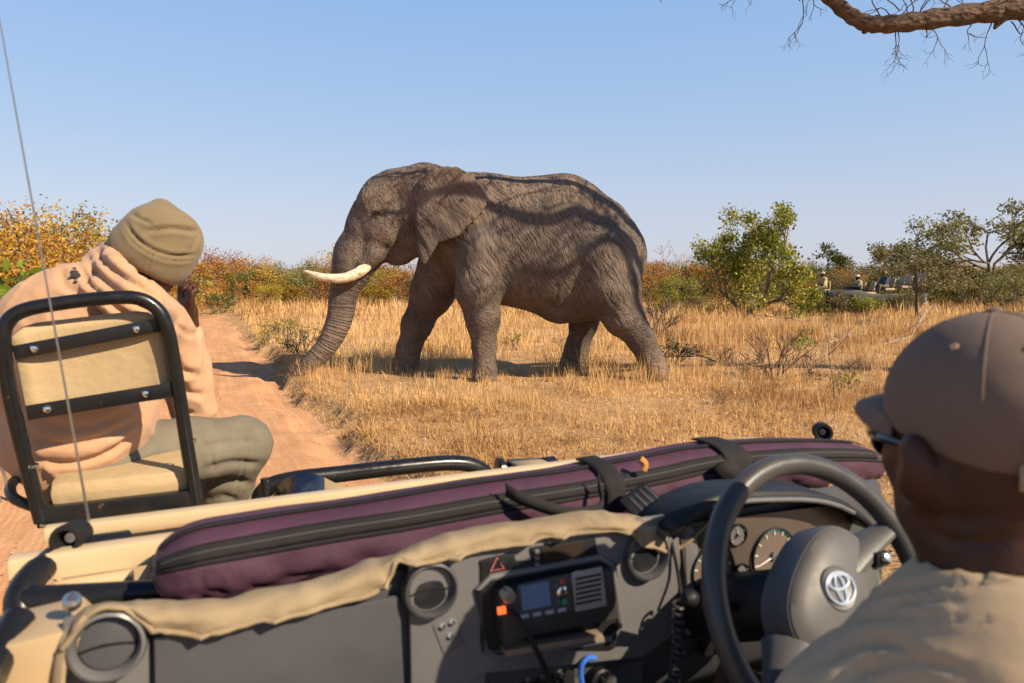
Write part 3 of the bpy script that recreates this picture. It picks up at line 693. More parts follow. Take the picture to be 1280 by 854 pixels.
# ------------------------------------------------------------------ trees and bushes
def leaf_mat(name, stops, transl=0.3):
    t = NT(name); a = t.n('ShaderNodeAttribute', attribute_name='tint').outputs['Fac']
    oi = t.n('ShaderNodeObjectInfo').outputs['Random']
    col = t.ramp(a, stops)
    hs = t.n('ShaderNodeHueSaturation'); t.l(col, hs.inputs['Color'])
    t.l(t.math('ADD', t.math('MULTIPLY', oi, 0.05), 0.475), hs.inputs['Hue']); t.l(t.math('ADD', t.math('MULTIPLY', oi, 0.5), 0.75), hs.inputs['Value'])
    col = hs.outputs[0]; t.fin(col, 0.55, 0, Specular_IOR_Level=0.3)
    tr = t.n('ShaderNodeBsdfTranslucent'); t.l(col, tr.inputs[0]); mx = t.n('ShaderNodeMixShader'); mx.inputs[0].default_value = transl
    t.l(t.b.outputs[0], mx.inputs[1]); t.l(tr.outputs[0], mx.inputs[2]); t.l(mx.outputs[0], t.out.inputs[0]); return t.m
LEAF = {
 'orange': leaf_mat('leaf_orange', [(0, (0.14, 0.06, 0.015)), (0.35, (0.33, 0.145, 0.025)), (0.7, (0.46, 0.225, 0.035)), (0.9, (0.42, 0.29, 0.05)), (1, (0.14, 0.13, 0.03))]),
 'rust':   leaf_mat('leaf_rust', [(0, (0.15, 0.07, 0.025)), (0.5, (0.34, 0.15, 0.03)), (0.8, (0.42, 0.22, 0.05)), (1, (0.30, 0.24, 0.07))]),
 'yellow': leaf_mat('leaf_yellow', [(0, (0.14, 0.11, 0.015)), (0.4, (0.30, 0.21, 0.02)), (0.8, (0.52, 0.38, 0.03)), (1, (0.30, 0.30, 0.04))]),
 'mixed':  leaf_mat('leaf_mixed', [(0, (0.06, 0.08, 0.014)), (0.4, (0.15, 0.165, 0.022)), (0.65, (0.27, 0.24, 0.03)), (0.85, (0.45, 0.30, 0.035)), (1, (0.14, 0.16, 0.03))]),
 'green':  leaf_mat('leaf_green', [(0, (0.035, 0.055, 0.012)), (0.5, (0.075, 0.105, 0.020)), (1, (0.15, 0.17, 0.035))]),
 'olive':  leaf_mat('leaf_olive', [(0, (0.085, 0.088, 0.03)), (0.5, (0.18, 0.17, 0.055)), (1, (0.32, 0.27, 0.09))]),
 'bright': leaf_mat('leaf_bright', [(0, (0.10, 0.17, 0.015)), (0.6, (0.22, 0.32, 0.03)), (1, (0.34, 0.42, 0.06))], 0.4),
}
BARK = pm('bark_grey', (0.20, 0.15, 0.11), (0.09, 0.065, 0.048), scale=14, rough=0.9, bump=0.8, bscale=30, bdist=0.02, stretch=(1, 1, 0.3))
BARK_PALE = pm('bark_pale', (0.42, 0.36, 0.30), (0.22, 0.18, 0.15), scale=10, rough=0.9, bump=0.5, bscale=25, bdist=0.01)
BARK_DARK = pm('bark_dark', (0.11, 0.075, 0.05), (0.05, 0.035, 0.025), scale=18, rough=0.9, bump=0.7, bscale=40, bdist=0.01)

class Plant:
    def __init__(s, seed): s.r = random.Random(seed); s.np = np.random.RandomState(seed); s.mb = MB(); s.tips = []
    def seg(s, p, d, L, r0, r1, n, wob):
        """one wandering limb; returns its points"""
        pts = [Vector(p)]; d = Vector(d).normalized()
        for i in range(n):
            d = (d + Vector((s.r.gauss(0, wob), s.r.gauss(0, wob), s.r.gauss(0, wob)))).normalized(); pts.append(pts[-1] + d * L / n)
        rr = [r0 + (r1 - r0) * i / n for i in range(n + 1)]
        s.mb.tube(pts, rr, 7 if r0 > 0.06 else (5 if r0 > 0.02 else 3), cap=r0 > 0.02); return pts, d
    def grow(s, p, d, L, r, lev, kids=(3, 4), wob=0.16, spread=0.75, up=0.15, shrink=0.66, flat=None):
        pts, d = s.seg(p, d, L, r, r * 0.62, 4 if lev > 0 else 3, wob)
        if lev == 0: s.tips.append((pts[-1], d)); s.tips.append((pts[-2], d)); return
        n = s.r.randint(*kids)
        for i in range(n):
            q = pts[-1] if i < 2 else pts[s.r.randint(2, len(pts) - 1)]
            a = s.r.uniform(0, 6.283); w = s.r.uniform(0.55, 1.1) * spread
            perp = d.orthogonal().normalized(); perp.rotate(Matrix.Rotation(a, 3, d)); nd = d * math.cos(w) + perp * math.sin(w) + Vector((0, 0, up))
            if flat is not None: nd.z *= flat
            s.grow(q, nd, L * shrink * s.r.uniform(0.75, 1.2), r * 0.6, lev - 1, kids, wob, spread, up, shrink, flat)
    def leaves(s, per, size, rad, gap=0.0, droop=0.0, centres=None, fill=None):
        R = s.np; T = centres if centres is not None else np.array([t[0][:] for t in s.tips])
        if fill:                                        # side shoots inside the crown: (count, radius, z0, z1)
            a = R.uniform(0, 6.283, fill[0]); q = R.rand(fill[0]) ** 0.5; z = R.uniform(fill[2], fill[3], fill[0]); rr = fill[1] * q * (1 + 0.25 * np.sin(a * 3) + 0.15 * np.sin(5 * a + z * 2))
            T = np.vstack([T, np.stack([np.cos(a) * rr, np.sin(a) * rr, z], 1)])
        if gap > 0: T = T[R.rand(len(T)) > gap]
        n = len(T) * per; C = np.repeat(T, per, 0); g = R.normal(0, 1, (n, 3)); g /= (np.linalg.norm(g, axis=1, keepdims=True) + 1e-9)
        C = C + g * (rad * R.rand(n, 1) ** 0.5) * np.array([1, 1, 0.75])
        a = R.normal(0, 1, (n, 3)); a[:, 2] -= droop; a /= np.linalg.norm(a, axis=1, keepdims=True); b = np.cross(a, R.normal(0, 1, (n, 3))); b /= np.linalg.norm(b, axis=1, keepdims=True) + 1e-9
        sz = size * R.uniform(0.4, 1.5, (n, 1)); V = np.stack([C, C + a * sz * .5 + b * sz * .3, C + a * sz, C + a * sz * .5 - b * sz * .3], 1).reshape(-1, 3)
        me = mesh_np('leaves', V, F4=np.arange(4 * n).reshape(n, 4), smooth=False)
        tint = np.repeat(R.rand(len(T)), per) * 0.45 + R.rand(n) * 0.55
        at = me.attributes.new('tint', 'FLOAT', 'POINT'); at.data.foreach_set('value', np.repeat(tint, 4).astype(np.float32)); return me

def make_plant(name, seed, kind, H, W, leaf, lsize, per, bark=None, stems=(4, 6), lev=2, gap=0.1, trunk_name='stem', crown_name='foliage', fill=0):
    """multi-stemmed bush about H high and W wide; returns the Empty, unplaced"""
    P = Plant(seed); ns = P.r.randint(*stems)
    for i in range(ns):
        a = 6.283 * i / ns + P.r.uniform(-.4, .4); sp = P.r.uniform(0.15, 0.9) * W / (2 * H) * 1.5
        P.grow((math.cos(a) * .06, math.sin(a) * .06, -0.05), (math.cos(a) * sp, math.sin(a) * sp, 1), H * P.r.uniform(0.36, 0.5), 0.035 * H / 2.5 + .006, lev, (3, 4), 0.14, 0.8, 0.12, 0.6)
    o = empty(name)
    link(trunk_name, P.mb.mesh(trunk_name), bark or BARK, o)
    C = np.array([t[0][:] for t in P.tips])
    if fill:                                            # low side shoots, so that the bush is leafy to the ground
        a = P.np.uniform(0, 6.283, fill); q = P.np.uniform(0.35, 1.0, fill) ** 0.6; z = P.np.uniform(0.06, 0.72, fill) * H
        lob = 1 + 0.28 * np.sin(a * 3 + seed) + 0.2 * np.sin(a * 5 + z * 4); rr = W * 0.5 * q * lob * (0.75 + 0.35 * np.sin(np.pi * np.clip(z / H, 0, 1)))
        C = np.vstack([C, np.stack([np.cos(a) * rr, np.sin(a) * rr, z], 1)])
    if leaf: link(crown_name, P.leaves(per, lsize, 0.16 * H * 0.6 + 0.10, gap, centres=C), LEAF[leaf], o)
    return o

BUSHES = []
def protos():
    spec = [('orange', 3.3, 3.4, 0.10, 22), ('rust', 3.4, 3.8, 0.10, 20), ('mixed', 3.0, 3.2, 0.10, 22), ('yellow', 2.2, 2.6, 0.10, 22), ('green', 2.8, 3.0, 0.10, 22), ('olive', 3.2, 3.6, 0.09, 22), ('orange', 3.9, 3.6, 0.11, 20), ('rust', 2.6, 3.4, 0.10, 20)]
    for i, (k, H, W, ls, per) in enumerate(spec): BUSHES.append((k, H, make_plant('autumn_bush', 40 + i, k, H, W, k, ls, per, fill=110)))
    # finer-leaved ones for the near roadside
    BUSHES.append(('orange', 3.3, make_plant('autumn_bush', 55, 'orange', 3.3, 3.0, 'orange', 0.052, 85, fill=70, stems=(6, 7))))
    BUSHES.append(('green', 3.2, make_plant('autumn_bush', 56, 'mixed', 3.3, 2.4, 'mixed', 0.065, 50, fill=40)))
    BUSHES.append(('yellow', 2.4, make_plant('autumn_bush', 57, 'yellow', 2.4, 2.4, 'yellow', 0.06, 50, fill=40)))
protos()
_cnt = [0] * len(BUSHES)
def put(o, x, y, rz, sc, label, cat, group=None, name=None, z=None):
    o.location = (x, y, float(ground_h(np.array([x]), np.array([y]))[0]) if z is None else z); o.rotation_euler[2] = rz
    o.scale = sc if hasattr(sc, '__len__') else (sc, sc, sc); tag(o, label, cat, group)
    if name: o.name = name
    return o
COLOUR = {'orange': 'orange-leaved', 'rust': 'rust-brown', 'mixed': 'green and yellow', 'yellow': 'yellow-leaved', 'green': 'dark green', 'olive': 'grey-green', }
def bush(i, x, y, rz, sc, label, group=None):
    k, H, root = BUSHES[i]; o = root if _cnt[i] == 0 else copy_tree(root); _cnt[i] += 1
    return put(o, x, y, rz, sc, label, 'bush', group)

def thickets():
    R = random.Random(77)
    # the belt of bush closing the field, 40 to 80 m off
    wts = [0, 0, 0, 6, 6, 6, 1, 1, 1, 2, 2, 3, 4, 5, 5, 7, 7]
    for (y0, y1, n, s0, s1) in ((41, 47, 52, 0.72, 1.0), (50, 60, 50, 0.95, 1.25), (66, 80, 46, 1.15, 1.55)):
        for j in range(n):
            y = R.uniform(y0, y1); x = (-0.80 + 1.68 * (j + R.uniform(0.1, 0.9)) / n) * y
            if float(track_s(np.array([x]), np.array([y]))[0]) > -TRACK_W - 1.5 and float(track_s(np.array([x]), np.array([y]))[0]) < 1.5: continue
            i = R.choice(wts)
            if x > 12 and R.random() < 0.45: i = R.choice([5, 5, 2, 4])
            pass      # clearing where the other vehicle stands
            k = BUSHES[i][0]
            bush(i, x, y, R.uniform(0, 6.28), R.uniform(s0, s1), '%s bush in the belt of bushveld closing off the field' % COLOUR[k], '%s bushes of the far belt' % COLOUR[k])
    # left of the track
    for (px, Y, i, sc, lab) in ((18, 12.5, 8, 1.16, 'tall orange autumn bush beside the track behind the hooded man'), (92, 18.5, 8, 1.08, 'orange autumn bush in front of the leafy green bush'), (-75, 16, 8, 1.2, 'rust-brown bush left of the tall orange autumn bush'),
                                (106, 20.5, 9, 1.40, 'leafy green bush rising above the hooded man\'s back'), (172, 27, 8, 1.0, 'orange bush behind the hooded man\'s head'), (228, 33, 0, 1.0, 'orange bush showing past the hooded man\'s hand'), (264, 42, 0, 1.0, 'orange bush at the left edge of the track\'s bend'),
                                (278, 36, 4, 0.5, 'low dark green bush left of the track')):
        x = (px - 640) / FPX * Y; bush(i, x, Y, R.uniform(0, 6), sc, lab)
    for (px, Y, i, sc, lab) in ((334, 39, 10, 0.75, 'bright yellow bush standing at the bend of the track'), (365, 42, 3, 0.8, 'yellow bush right of the bend of the track'), (470, 43, 3, 0.8, 'yellow bush seen under the elephant\'s chin'), (838, 30, 9, 0.72, 'green and yellow bush just behind the elephant\'s rump'),
                                (868, 36, 5, 0.8, 'grey-green bush between the rump and the leafy tree'), (812, 42, 0, 0.9, 'orange bush seen past the elephant\'s rump'), (1010, 42, 1, 0.6, 'rust-brown bush left of the far vehicle'), (1215, 36, 5, 0.75, 'grey-green bush under the flat-topped acacia'), (1270, 33, 5, 0.85, 'grey-green bush right of the flat-topped acacia'), (1190, 44, 4, 0.8, 'dark green bush behind the far vehicle\'s tail')):
        x = (px - 640) / FPX * Y; bush(i, x, Y, R.uniform(0, 6), sc, lab)

def tree_obj(name, P, bark, leafkey, label, x, y, rz=0, sc=1.0, leafargs=None, cat='tree'):
    o = empty(name); link('trunk', P.mb.mesh('trunk'), bark, o)
    if leafkey: link('crown', P.leaves(**leafargs), LEAF[leafkey], o)
    return put(o, x, y, rz, sc, label, cat)
def trees():
    X = lambda px, Y: (px - 640) / FPX * Y
    # leafy tree right of the elephant
    P = Plant(3)
    for a, l, sx in ((0.2, 1.9, -0.35), (1.6, 2.0, 0.1), (3.0, 1.7, -0.8), (4.4, 2.3, 0.42), (5.5, 1.6, 0.75)):
        P.grow((0.05 * math.cos(a), 0.05 * math.sin(a), -0.1), (sx, math.sin(a) * .5, 1), l, 0.085, 3, (3, 4), 0.13, 0.75, 0.10, 0.62)
    tree_obj('leafy_tree', P, BARK, 'mixed', 'leafy green and yellow tree standing alone between elephant and far vehicle', X(936, 33), 33, 0, (1.05, 1.05, 1.17), dict(per=30, size=0.12, rad=0.40, gap=0.10, fill=(150, 2.1, 0.4, 2.7)))
    # round tree far off
    P = Plant(8); P.grow((0, 0, 0), (0, 0, 1), 1.6, 0.14, 3, (3, 5), 0.1, 0.95, 0.05, 0.66)
    tree_obj('round_tree', P, BARK, 'green', 'round dark green tree far behind the other safari vehicle', X(1032, 72), 72, 0, 1.35, dict(per=22, size=0.17, rad=0.5))
    # flat-topped acacia at the right
    P = Plant(21)
    for dx, dy in ((-.75, .1), (.15, .3), (.8, -.1), (-.2, -.4)): P.grow((0, 0, 0), (dx, dy, 0.95), 2.2, 0.085, 3, (3, 4), 0.14, 0.8, 0.0, 0.66, 0.75)
    tree_obj('acacia_tree', P, BARK_DARK, 'olive', 'flat-topped acacia with open crown and spreading dark stems', X(1240, 38), 38, 0, (1.34, 1.34, 1.34), dict(per=52, size=0.11, rad=0.42, gap=0.1))
    # thin acacia standing before the far vehicle
    P = Plant(33); pts, d = P.seg((0, 0, -.1), (-.03, 0, 1), 2.2, 0.055, 0.035, 6, 0.07)
    for k in range(6): P.grow(pts[3 + k % 4], (math.cos(k * 1.05) * 1.0, math.sin(k * 1.05), 0.55), 0.8, 0.03, 2, (3, 4), 0.15, 0.8, 0.05, 0.7, 0.6)
    tree_obj('thin_acacia', P, BARK_DARK, 'olive', 'small thin acacia with one dark stem in front of the far vehicle', X(1148, 26), 26, 0, (1.15, 1.15, 1.1), dict(per=30, size=0.07, rad=0.22, gap=0.15))
    # bare trees on the skyline
    for j, (px, Y, sc, lab) in enumerate(((391, 62, 1.0, 'leafless grey tree on the skyline above the tusk'), (412, 75, 0.95, 'leafless grey tree just behind the trunk\'s outline'), (838, 62, 1.0, 'leafless pale tree on the skyline behind the rump'), (860, 70, 1.05, 'leafless pale tree beside the leafy tree\'s left edge'), (320, 80, 0.95, 'leafless tree far off above the bend of the track'))):
        P = Plant(60 + j); P.grow((0, 0, -.1), (0.05, 0, 1), 1.9, 0.11, 4, (3, 3), 0.16, 0.7, 0.12, 0.70)
        tree_obj('bare_tree', P, BARK_PALE, None, lab, X(px, Y), Y, j, sc)
def small_plants():
    X = lambda px, Y: (px - 640) / FPX * Y
    a = make_plant('twiggy_shrub', 91, 'olive', 0.85, 1.6, 'olive', 0.035, 5, BARK_DARK, (9, 11), 2, 0.45); put(a, X(375, 15.2), 15.2, 0, (1.15, 0.9, 1.0), 'dark twiggy shrub with few leaves left of the elephant\'s trunk', 'shrub')
    a = make_plant('twiggy_shrub', 92, 'mixed', 0.75, 1.2, 'mixed', 0.035, 8, BARK_DARK, (7, 9), 2, 0.3); put(a, X(352, 18.5), 18.5, 1, (1.5, 1, 1.0), 'pale leafy shrub on the track edge behind the twiggy one', 'shrub')
    a = make_plant('twiggy_shrub', 93, 'green', 0.8, 0.8, 'green', 0.04, 5, BARK_DARK, (5, 6), 2, 0.35); put(a, X(838, 12.9), 12.9, 0, 1.0, 'small dark green shrub behind the elephant\'s hind foot', 'shrub')
    a = make_plant('twiggy_shrub', 94, None, 1.25, 2.2, None, 0, 0, BARK_DARK, (8, 9), 3, 0); put(a, X(820, 20), 20, 0, 1.0, 'leafless twiggy shrub showing just past the hind leg', 'shrub')
    a = make_plant('dead_shrub', 95, None, 1.0, 2.0, None, 0, 0, pm('dead_twig', (0.20, 0.105, 0.055), (0.11, 0.06, 0.035), scale=20, rough=0.9), (8, 9), 3, 0); put(a, X(972, 11.6), 11.6, 0.4, (1.05, 1.0, 1.05), 'leafless reddish dead shrub standing alone in the grass', 'shrub')
    k = 0
    for (px, py, sc) in ((905, 452, .55), (872, 446, .4), (935, 470, .45), (1012, 478, .4), (1065, 470, .5), (700, 432, .35), (900, 505, .3), (1040, 440, .45), (560, 445, .35), (760, 440, .4)):
        b = copy_tree(a); q = at_z(px, py, G_FIELD); put(b, q[0], q[1], px * .7, (sc, sc, sc * .8), 'low twiggy scrub poking out of the dry grass', 'shrub', 'low scrub scattered in the grass'); b.name = 'low_scrub'; k += 1
    a = make_plant('leafy_plant', 96, 'bright', 0.42, 0.6, 'bright', 0.055, 7, BARK, (5, 6), 1, 0.1); put(a, X(1000, 16.3), 16.3, 0, 1.3, 'low bright green leafy plant behind the dead shrub', 'plant')
    a = make_plant('leafy_plant', 97, 'mixed', 0.4, 0.5, 'mixed', 0.04, 5, BARK, (4, 5), 1, 0.2); put(a, X(1060, 10.4), 10.4, 0, 1.0, 'small sparse green plant in the grass by the dead sapling', 'plant')
    a = make_plant('leafy_plant', 98, 'mixed', 0.5, 0.6, 'mixed', 0.04, 6, BARK, (4, 5), 1, 0.2); put(a, X(1012, 19), 19, 0, 1.2, 'pale green plant in front of the dead branches', 'plant')
    a = make_plant('leafy_plant', 99, 'mixed', 0.55, 0.5, 'mixed', 0.04, 6, BARK, (4, 5), 1, 0.2); put(a, X(640, 16.5), 16.5, 0, 1.2, 'small leafy plant seen between the elephant\'s front and hind legs', 'plant')
    for (px, Y, sd, k, lab) in ((1052, 32, 101, 'olive', 'sparse grey-green shrub hiding the far truck\'s bonnet'), (1085, 31.5, 102, 'mixed', 'sparse yellowish shrub hiding the far truck\'s side'), (1015, 33, 103, 'mixed', 'leafy shrub below the far truck\'s front seat'), (1120, 33, 104, 'olive', 'low sparse shrub before the far truck\'s rear wheel')):
        a = make_plant('twiggy_shrub', sd, k, 1.25, 2.6, k, 0.075, 14, BARK_DARK, (8, 10), 2, 0.1); put(a, X(px, Y), Y, sd, 1.0, lab, 'shrub')
    # large-leaved sapling at the left roadside
    P = Plant(120)
    for k in range(5): P.grow((0.03 * k, 0, -.05), (0.20 - .12 * k, .1 * (k - 2), 1), 0.85, 0.014, 1, (3, 4), 0.1, 0.6, 0.2, 0.6)
    o = empty('leafy_sapling'); link('stem', P.mb.mesh('stem'), BARK, o); link('foliage', P.leaves(8, 0.105, 0.13, 0, 0.3), LEAF['bright'], o)
    put(o, X(-36, 5.3), 5.3, 0.6, 1.42, 'bright green broad-leaved sapling at the left roadside', 'plant')
    # dead sapling stick and fallen wood
    P = Plant(131); b = at_z(1047, 505, G_FIELD); P.grow((0, 0, -.05), (-.10, 0, 1), 0.72, 0.013, 2, (2, 3), 0.14, 0.7, 0.05, 0.45)
    o = P.mb.build('dead_sapling', BARK); put(o, b[0], b[1], 0, 1.0, 'thin dead sapling stick leaning beside the dead shrub', 'sapling')
    for (px, py, L, rz, lab, r, seed) in ((1000, 393, 2.6, 2.9, 'long dead branch lying towards the far vehicle', .04, 5), (1035, 416, 0.9, 0.5, 'pale forked piece of fallen deadwood', .035, 6), (1100, 418, 1.9, 0.15, 'thin bleached branch lying in the grass', .022, 7), (652, 388, 1.5, 3.0, 'bleached fallen log seen under the elephant\'s belly', .07, 8), (905, 440, 1.4, 3.3, 'dark fallen branch left of the dead shrub', .025, 9)):
        P = Plant(seed); p = at_z(px, py, G_FIELD + 0.25); P.grow((0, 0, 0), (math.cos(rz), math.sin(rz), 0.22), L * .5, r, 2, (2, 3), 0.12, 0.6, 0.08, 0.7)
        o = P.mb.build('fallen_branch', BARK_PALE if 'ble' in lab or 'pale' in lab else BARK, None); put(o, p[0], p[1], 0, 1.0, lab, 'branch')

def overhanging_tree():
    """the tree to the right whose limb enters the picture and whose shade falls on the elephant"""
    t = NT('rough_bark'); c = t.co(); v = t.mapping(c, (1, 1, 1))
    col = t.ramp(t.noise(v, 9, 6, 0.7), [(0.3, (0.035, 0.020, 0.013)), (0.55, (0.10, 0.058, 0.035)), (0.75, (0.20, 0.125, 0.08))])
    n = t.bump(t.voro(t.mapping(c, (9, 18, 18)), 1.0), 0.8, 0.04); n = t.bump(t.noise(c, 40, 5, 0.7), 0.6, 0.012, n); t.fin(col, 0.92, 0, n)
    P = Plant(200); mb = P.mb
    base = np.array([12.6, 9.9, 0.0]); root = empty('overhanging_tree', tuple(base)); base[2] = 0
    L = lambda p: tuple(np.array(p) - base)
    A = lambda px, py, Y: at_y(px, py, Y)
    trunk = spline([(12.6, 9.9, -.1), (12.5, 9.9, 1.5), (12.1, 9.8, 3.0), (11.4, 9.7, 4.3)], 5); mb.tube([L(p) for p in trunk], np.linspace(0.36, 0.26, len(trunk)), 14)
    limb = spline([(11.4, 9.7, 4.2), (9.6, 9.75, 5.1), A(1290, 12, 9.7), A(1235, 15, 9.7), A(1165, 24, 9.7), A(1115, 30, 9.7), A(1084, 29, 9.7), A(1060, 17, 9.7), A(1030, -8, 9.7), A(985, -40, 9.6), A(925, -75, 9.5), A(850, -90, 9.4), A(770, -120, 9.3)], 6)
    rad = np.interp(np.linspace(0, 1, len(limb)), [0, .17, .35, .5, .62, .75, 1], [0.24, 0.150, 0.125, 0.105, 0.09, 0.065, 0.02])
    rad = rad * (1 + 0.10 * np.sin(np.arange(len(rad)) * 1.9)); mb.tube([L(p) for p in limb], rad, 14)
    mb.tube([L(A(1086, 33, 9.7)), L(A(1079, 41, 9.7))], [0.07, 0.03], 8); mb.tube([L(A(1252, 22, 9.7)), L(A(1243, 36, 9.7))], [0.08, 0.02], 8)
    # limbs above the frame, along the sun's rays from the elephant's side
    s = np.array(SUN_DIR)
    def up(px, py, t, Y=11.1): return at_y(px, py, Y) + s * t
    limbB = spline([(11.4, 9.7, 4.2), (10.6, 9.0, 6.2), up(830, 300, 9.2), up(775, 262, 8.6), up(735, 252, 8.2), up(690, 272, 7.9), up(650, 255, 7.7), up(612, 232, 7.5), up(560, 225, 7.3), up(500, 230, 7.1)], 6)
    mb.tube([L(p) for p in limbB], np.interp(np.linspace(0, 1, len(limbB)), [0, .2, .6, 1], [0.22, 0.13, 0.085, 0.03]), 10)
    limbC = spline([(11.5, 9.7, 4.1), (11.4, 8.8, 6.6), up(850, 380, 11.5), up(790, 330, 11.0), up(745, 310, 10.6), up(700, 340, 10.2), up(660, 330, 9.8)], 6)
    mb.tube([L(p) for p in limbC], np.interp(np.linspace(0, 1, len(limbC)), [0, .2, .6, 1], [0.2, 0.11, 0.07, 0.025]), 10)
    tips = []
    def twigs(path, i0, i1, n, ln, zb, lev=2, r=0.014, keep=True):
        for k in range(n):
            p = path[P.r.randint(i0, i1)]; d = (P.r.gauss(0, .6), P.r.gauss(0, .6), zb + P.r.gauss(0, .35)); P.tips = []
            P.grow(L(p), d, ln * P.r.uniform(.6, 1.2), r, lev, (2, 3), 0.22, 0.8, 0.0, 0.72)
            if keep: tips.extend(P.tips)
    twigs(limbB, 12, len(limbB) - 1, 14, 0.8, 0.3, 2, 0.02); twigs(limbC, 12, len(limbC) - 1, 18, 0.9, 0.3, 2, 0.02); twigs(limb, len(limb) - 20, len(limb) - 1, 8, 0.6, 0.35)
    shade = list(tips)
    twigs(limb, 12, 34, 10, 0.38, 0.7, 2, 0.011, False)
    # hanging twigs seen against the sky
    for (px, py, tx, ty, ln) in ((1120, 38, -0.3, -1, .33), (1122, 38, .15, -1, .36), (1158, 34, .0, -1, .3), (1160, 34, .5, -1, .3), (1215, 28, -.4, -1, .26), (1240, 28, -.5, -1, .42), (1264, 27, .1, -1, .46), (1275, 25, -.4, -1, .5), (1003, -6, -.2, -1, .45), (1008, -8, .35, -.8, .25), (955, -12, -.5, -.9, .25), (938, -14, -.7, -.7, .3), (1100, 20, -.7, .6, .5), (1125, 14, -.6, .5, .6), (1150, 14, .2, .9, .4), (1190, 10, -.6, .7, .4)):
        P.tips = []; P.grow(L(A(px, py, 9.7)), (tx, P.r.gauss(0, .3), ty), ln * .75, 0.010, 3, (2, 3), 0.24, 0.75, -0.02, 0.72)
    link('trunk', mb.mesh('trunk'), t.m, root)
    P.tips = shade; C = np.array([q[0][:] for q in shade])
    link('crown', P.leaves(6, 0.07, 0.20, 0.45, centres=C), LEAF['mixed'], root)
    tag(root, 'large rough-barked tree reaching over the scene with one bare limb', 'tree')
thickets(); trees(); small_plants(); overhanging_tree()
# ------------------------------------------------------------------ the open vehicle we sit in
KHAKI = pm('khaki_paint', (0.42, 0.30, 0.165), (0.36, 0.255, 0.14), scale=5, rough=0.42, rvar=0.12, bump=0.05, bscale=60, wear=((0.40, 0.24, 0.13), 9, 0.60))
CREAM = pm('cream_paint', (0.56, 0.42, 0.25), (0.49, 0.36, 0.21), scale=6, rough=0.4, rvar=0.12, wear=((0.45, 0.28, 0.15), 14, 0.64))
STEEL = pm('black_powder_coat', (0.011, 0.011, 0.012), (0.007, 0.007, 0.008), scale=10, Specular_IOR_Level=0.35, rough=0.28, rvar=0.1, bump=0.12, bscale=90, bdist=0.002, wear=((0.16, 0.105, 0.065), 30, 0.66))
BLACKP = pm('black_plastic', (0.012, 0.012, 0.013), (0.008, 0.008, 0.009), scale=20, Specular_IOR_Level=0.25, rough=0.5, bump=0.15, bscale=220, bdist=0.001)
DASHM = pm('grey_dash_plastic', (0.064, 0.064, 0.068), (0.046, 0.047, 0.051), scale=7, Specular_IOR_Level=0.3, rough=0.5, rvar=0.08, bump=0.25, bscale=260, bdist=0.001, wear=((0.12, 0.095, 0.075), 5, 0.62))
DASHL = pm('grey_trim_plastic', (0.125, 0.120, 0.120), (0.098, 0.095, 0.096), scale=9, Specular_IOR_Level=0.35, rough=0.42, rvar=0.08, bump=0.2, bscale=240, bdist=0.001, wear=((0.26, 0.20, 0.15), 8, 0.62))
RUBBER = pm('rubber', (0.013, 0.012, 0.012), Specular_IOR_Level=0.25, rough=0.65, bump=0.2, bscale=120, bdist=0.001)
CHROME = pm('chrome', (0.80, 0.80, 0.80), (0.70, 0.70, 0.70), rough=0.16, rvar=0.06, metal=1.0)
ZINC = pm('zinc_bolt', (0.55, 0.54, 0.52), (0.4, 0.39, 0.37), scale=30, rough=0.32, metal=1.0)
GLASSY = pm('lens_glass', (0.07, 0.08, 0.09), (0.05, 0.06, 0.07), rough=0.12, rvar=0.05)
def cloth(name, c1, c2, weave=1500, bump=0.35, scale=6, stain=None, rough=0.85, sheen=0.0):
    t = NT(name); c = t.co()
    w1 = t.n('ShaderNodeTexWave', wave_type='BANDS', bands_direction='X'); t.l(c, w1.inputs['Vector']); w1.inputs['Scale'].default_value = weave / 6.28; w1.inputs['Distortion'].default_value = 1.0
    w2 = t.n('ShaderNodeTexWave', wave_type='BANDS', bands_direction='Z'); t.l(c, w2.inputs['Vector']); w2.inputs['Scale'].default_value = weave / 6.28; w2.inputs['Distortion'].default_value = 1.0
    wv = t.math('ADD', w1.outputs['Fac'], w2.outputs['Fac'])
    col = t.ramp(t.noise(c, scale, 6, 0.6), [(0.3, c2), (0.7, c1)])
    if stain: col = t.mix(col, stain[0], t.ramp(t.noise(c, stain[1], 5, 0.65), [(stain[2], 0.0), (stain[2] + 0.15, 0.8)]))
    n = t.bump(t.noise(c, 22, 5, 0.6), 0.35, 0.012); n = t.bump(wv, bump, 0.0012, n)
    return t.fin(col, rough, 0, n, Sheen_Weight=sheen, Specular_IOR_Level=0.25)
CANVAS = cloth('sand_canvas', (0.31, 0.235, 0.142), (0.235, 0.175, 0.105), stain=((0.17, 0.115, 0.065), 4, 0.56))
NYLON = cloth('plum_nylon', (0.085, 0.036, 0.060), (0.056, 0.024, 0.041), weave=2200, stain=((0.10, 0.062, 0.056), 5, 0.62), rough=0.55)
WEB = cloth('black_webbing', (0.018, 0.015, 0.015), (0.011, 0.010, 0.010), weave=1800, rough=0.75)
SEATC = cloth('cream_seat_vinyl', (0.41, 0.30, 0.165), (0.35, 0.255, 0.14), weave=1200, bump=0.08, stain=((0.34, 0.25, 0.15), 6, 0.60), rough=0.6)
def emis(name, c, s):
    t = NT(name); t.fin(c, 0.4); t.b.inputs['Emission Color'].default_value = tuple(c) + (1,); t.b.inputs['Emission Strength'].default_value = s; return t.m

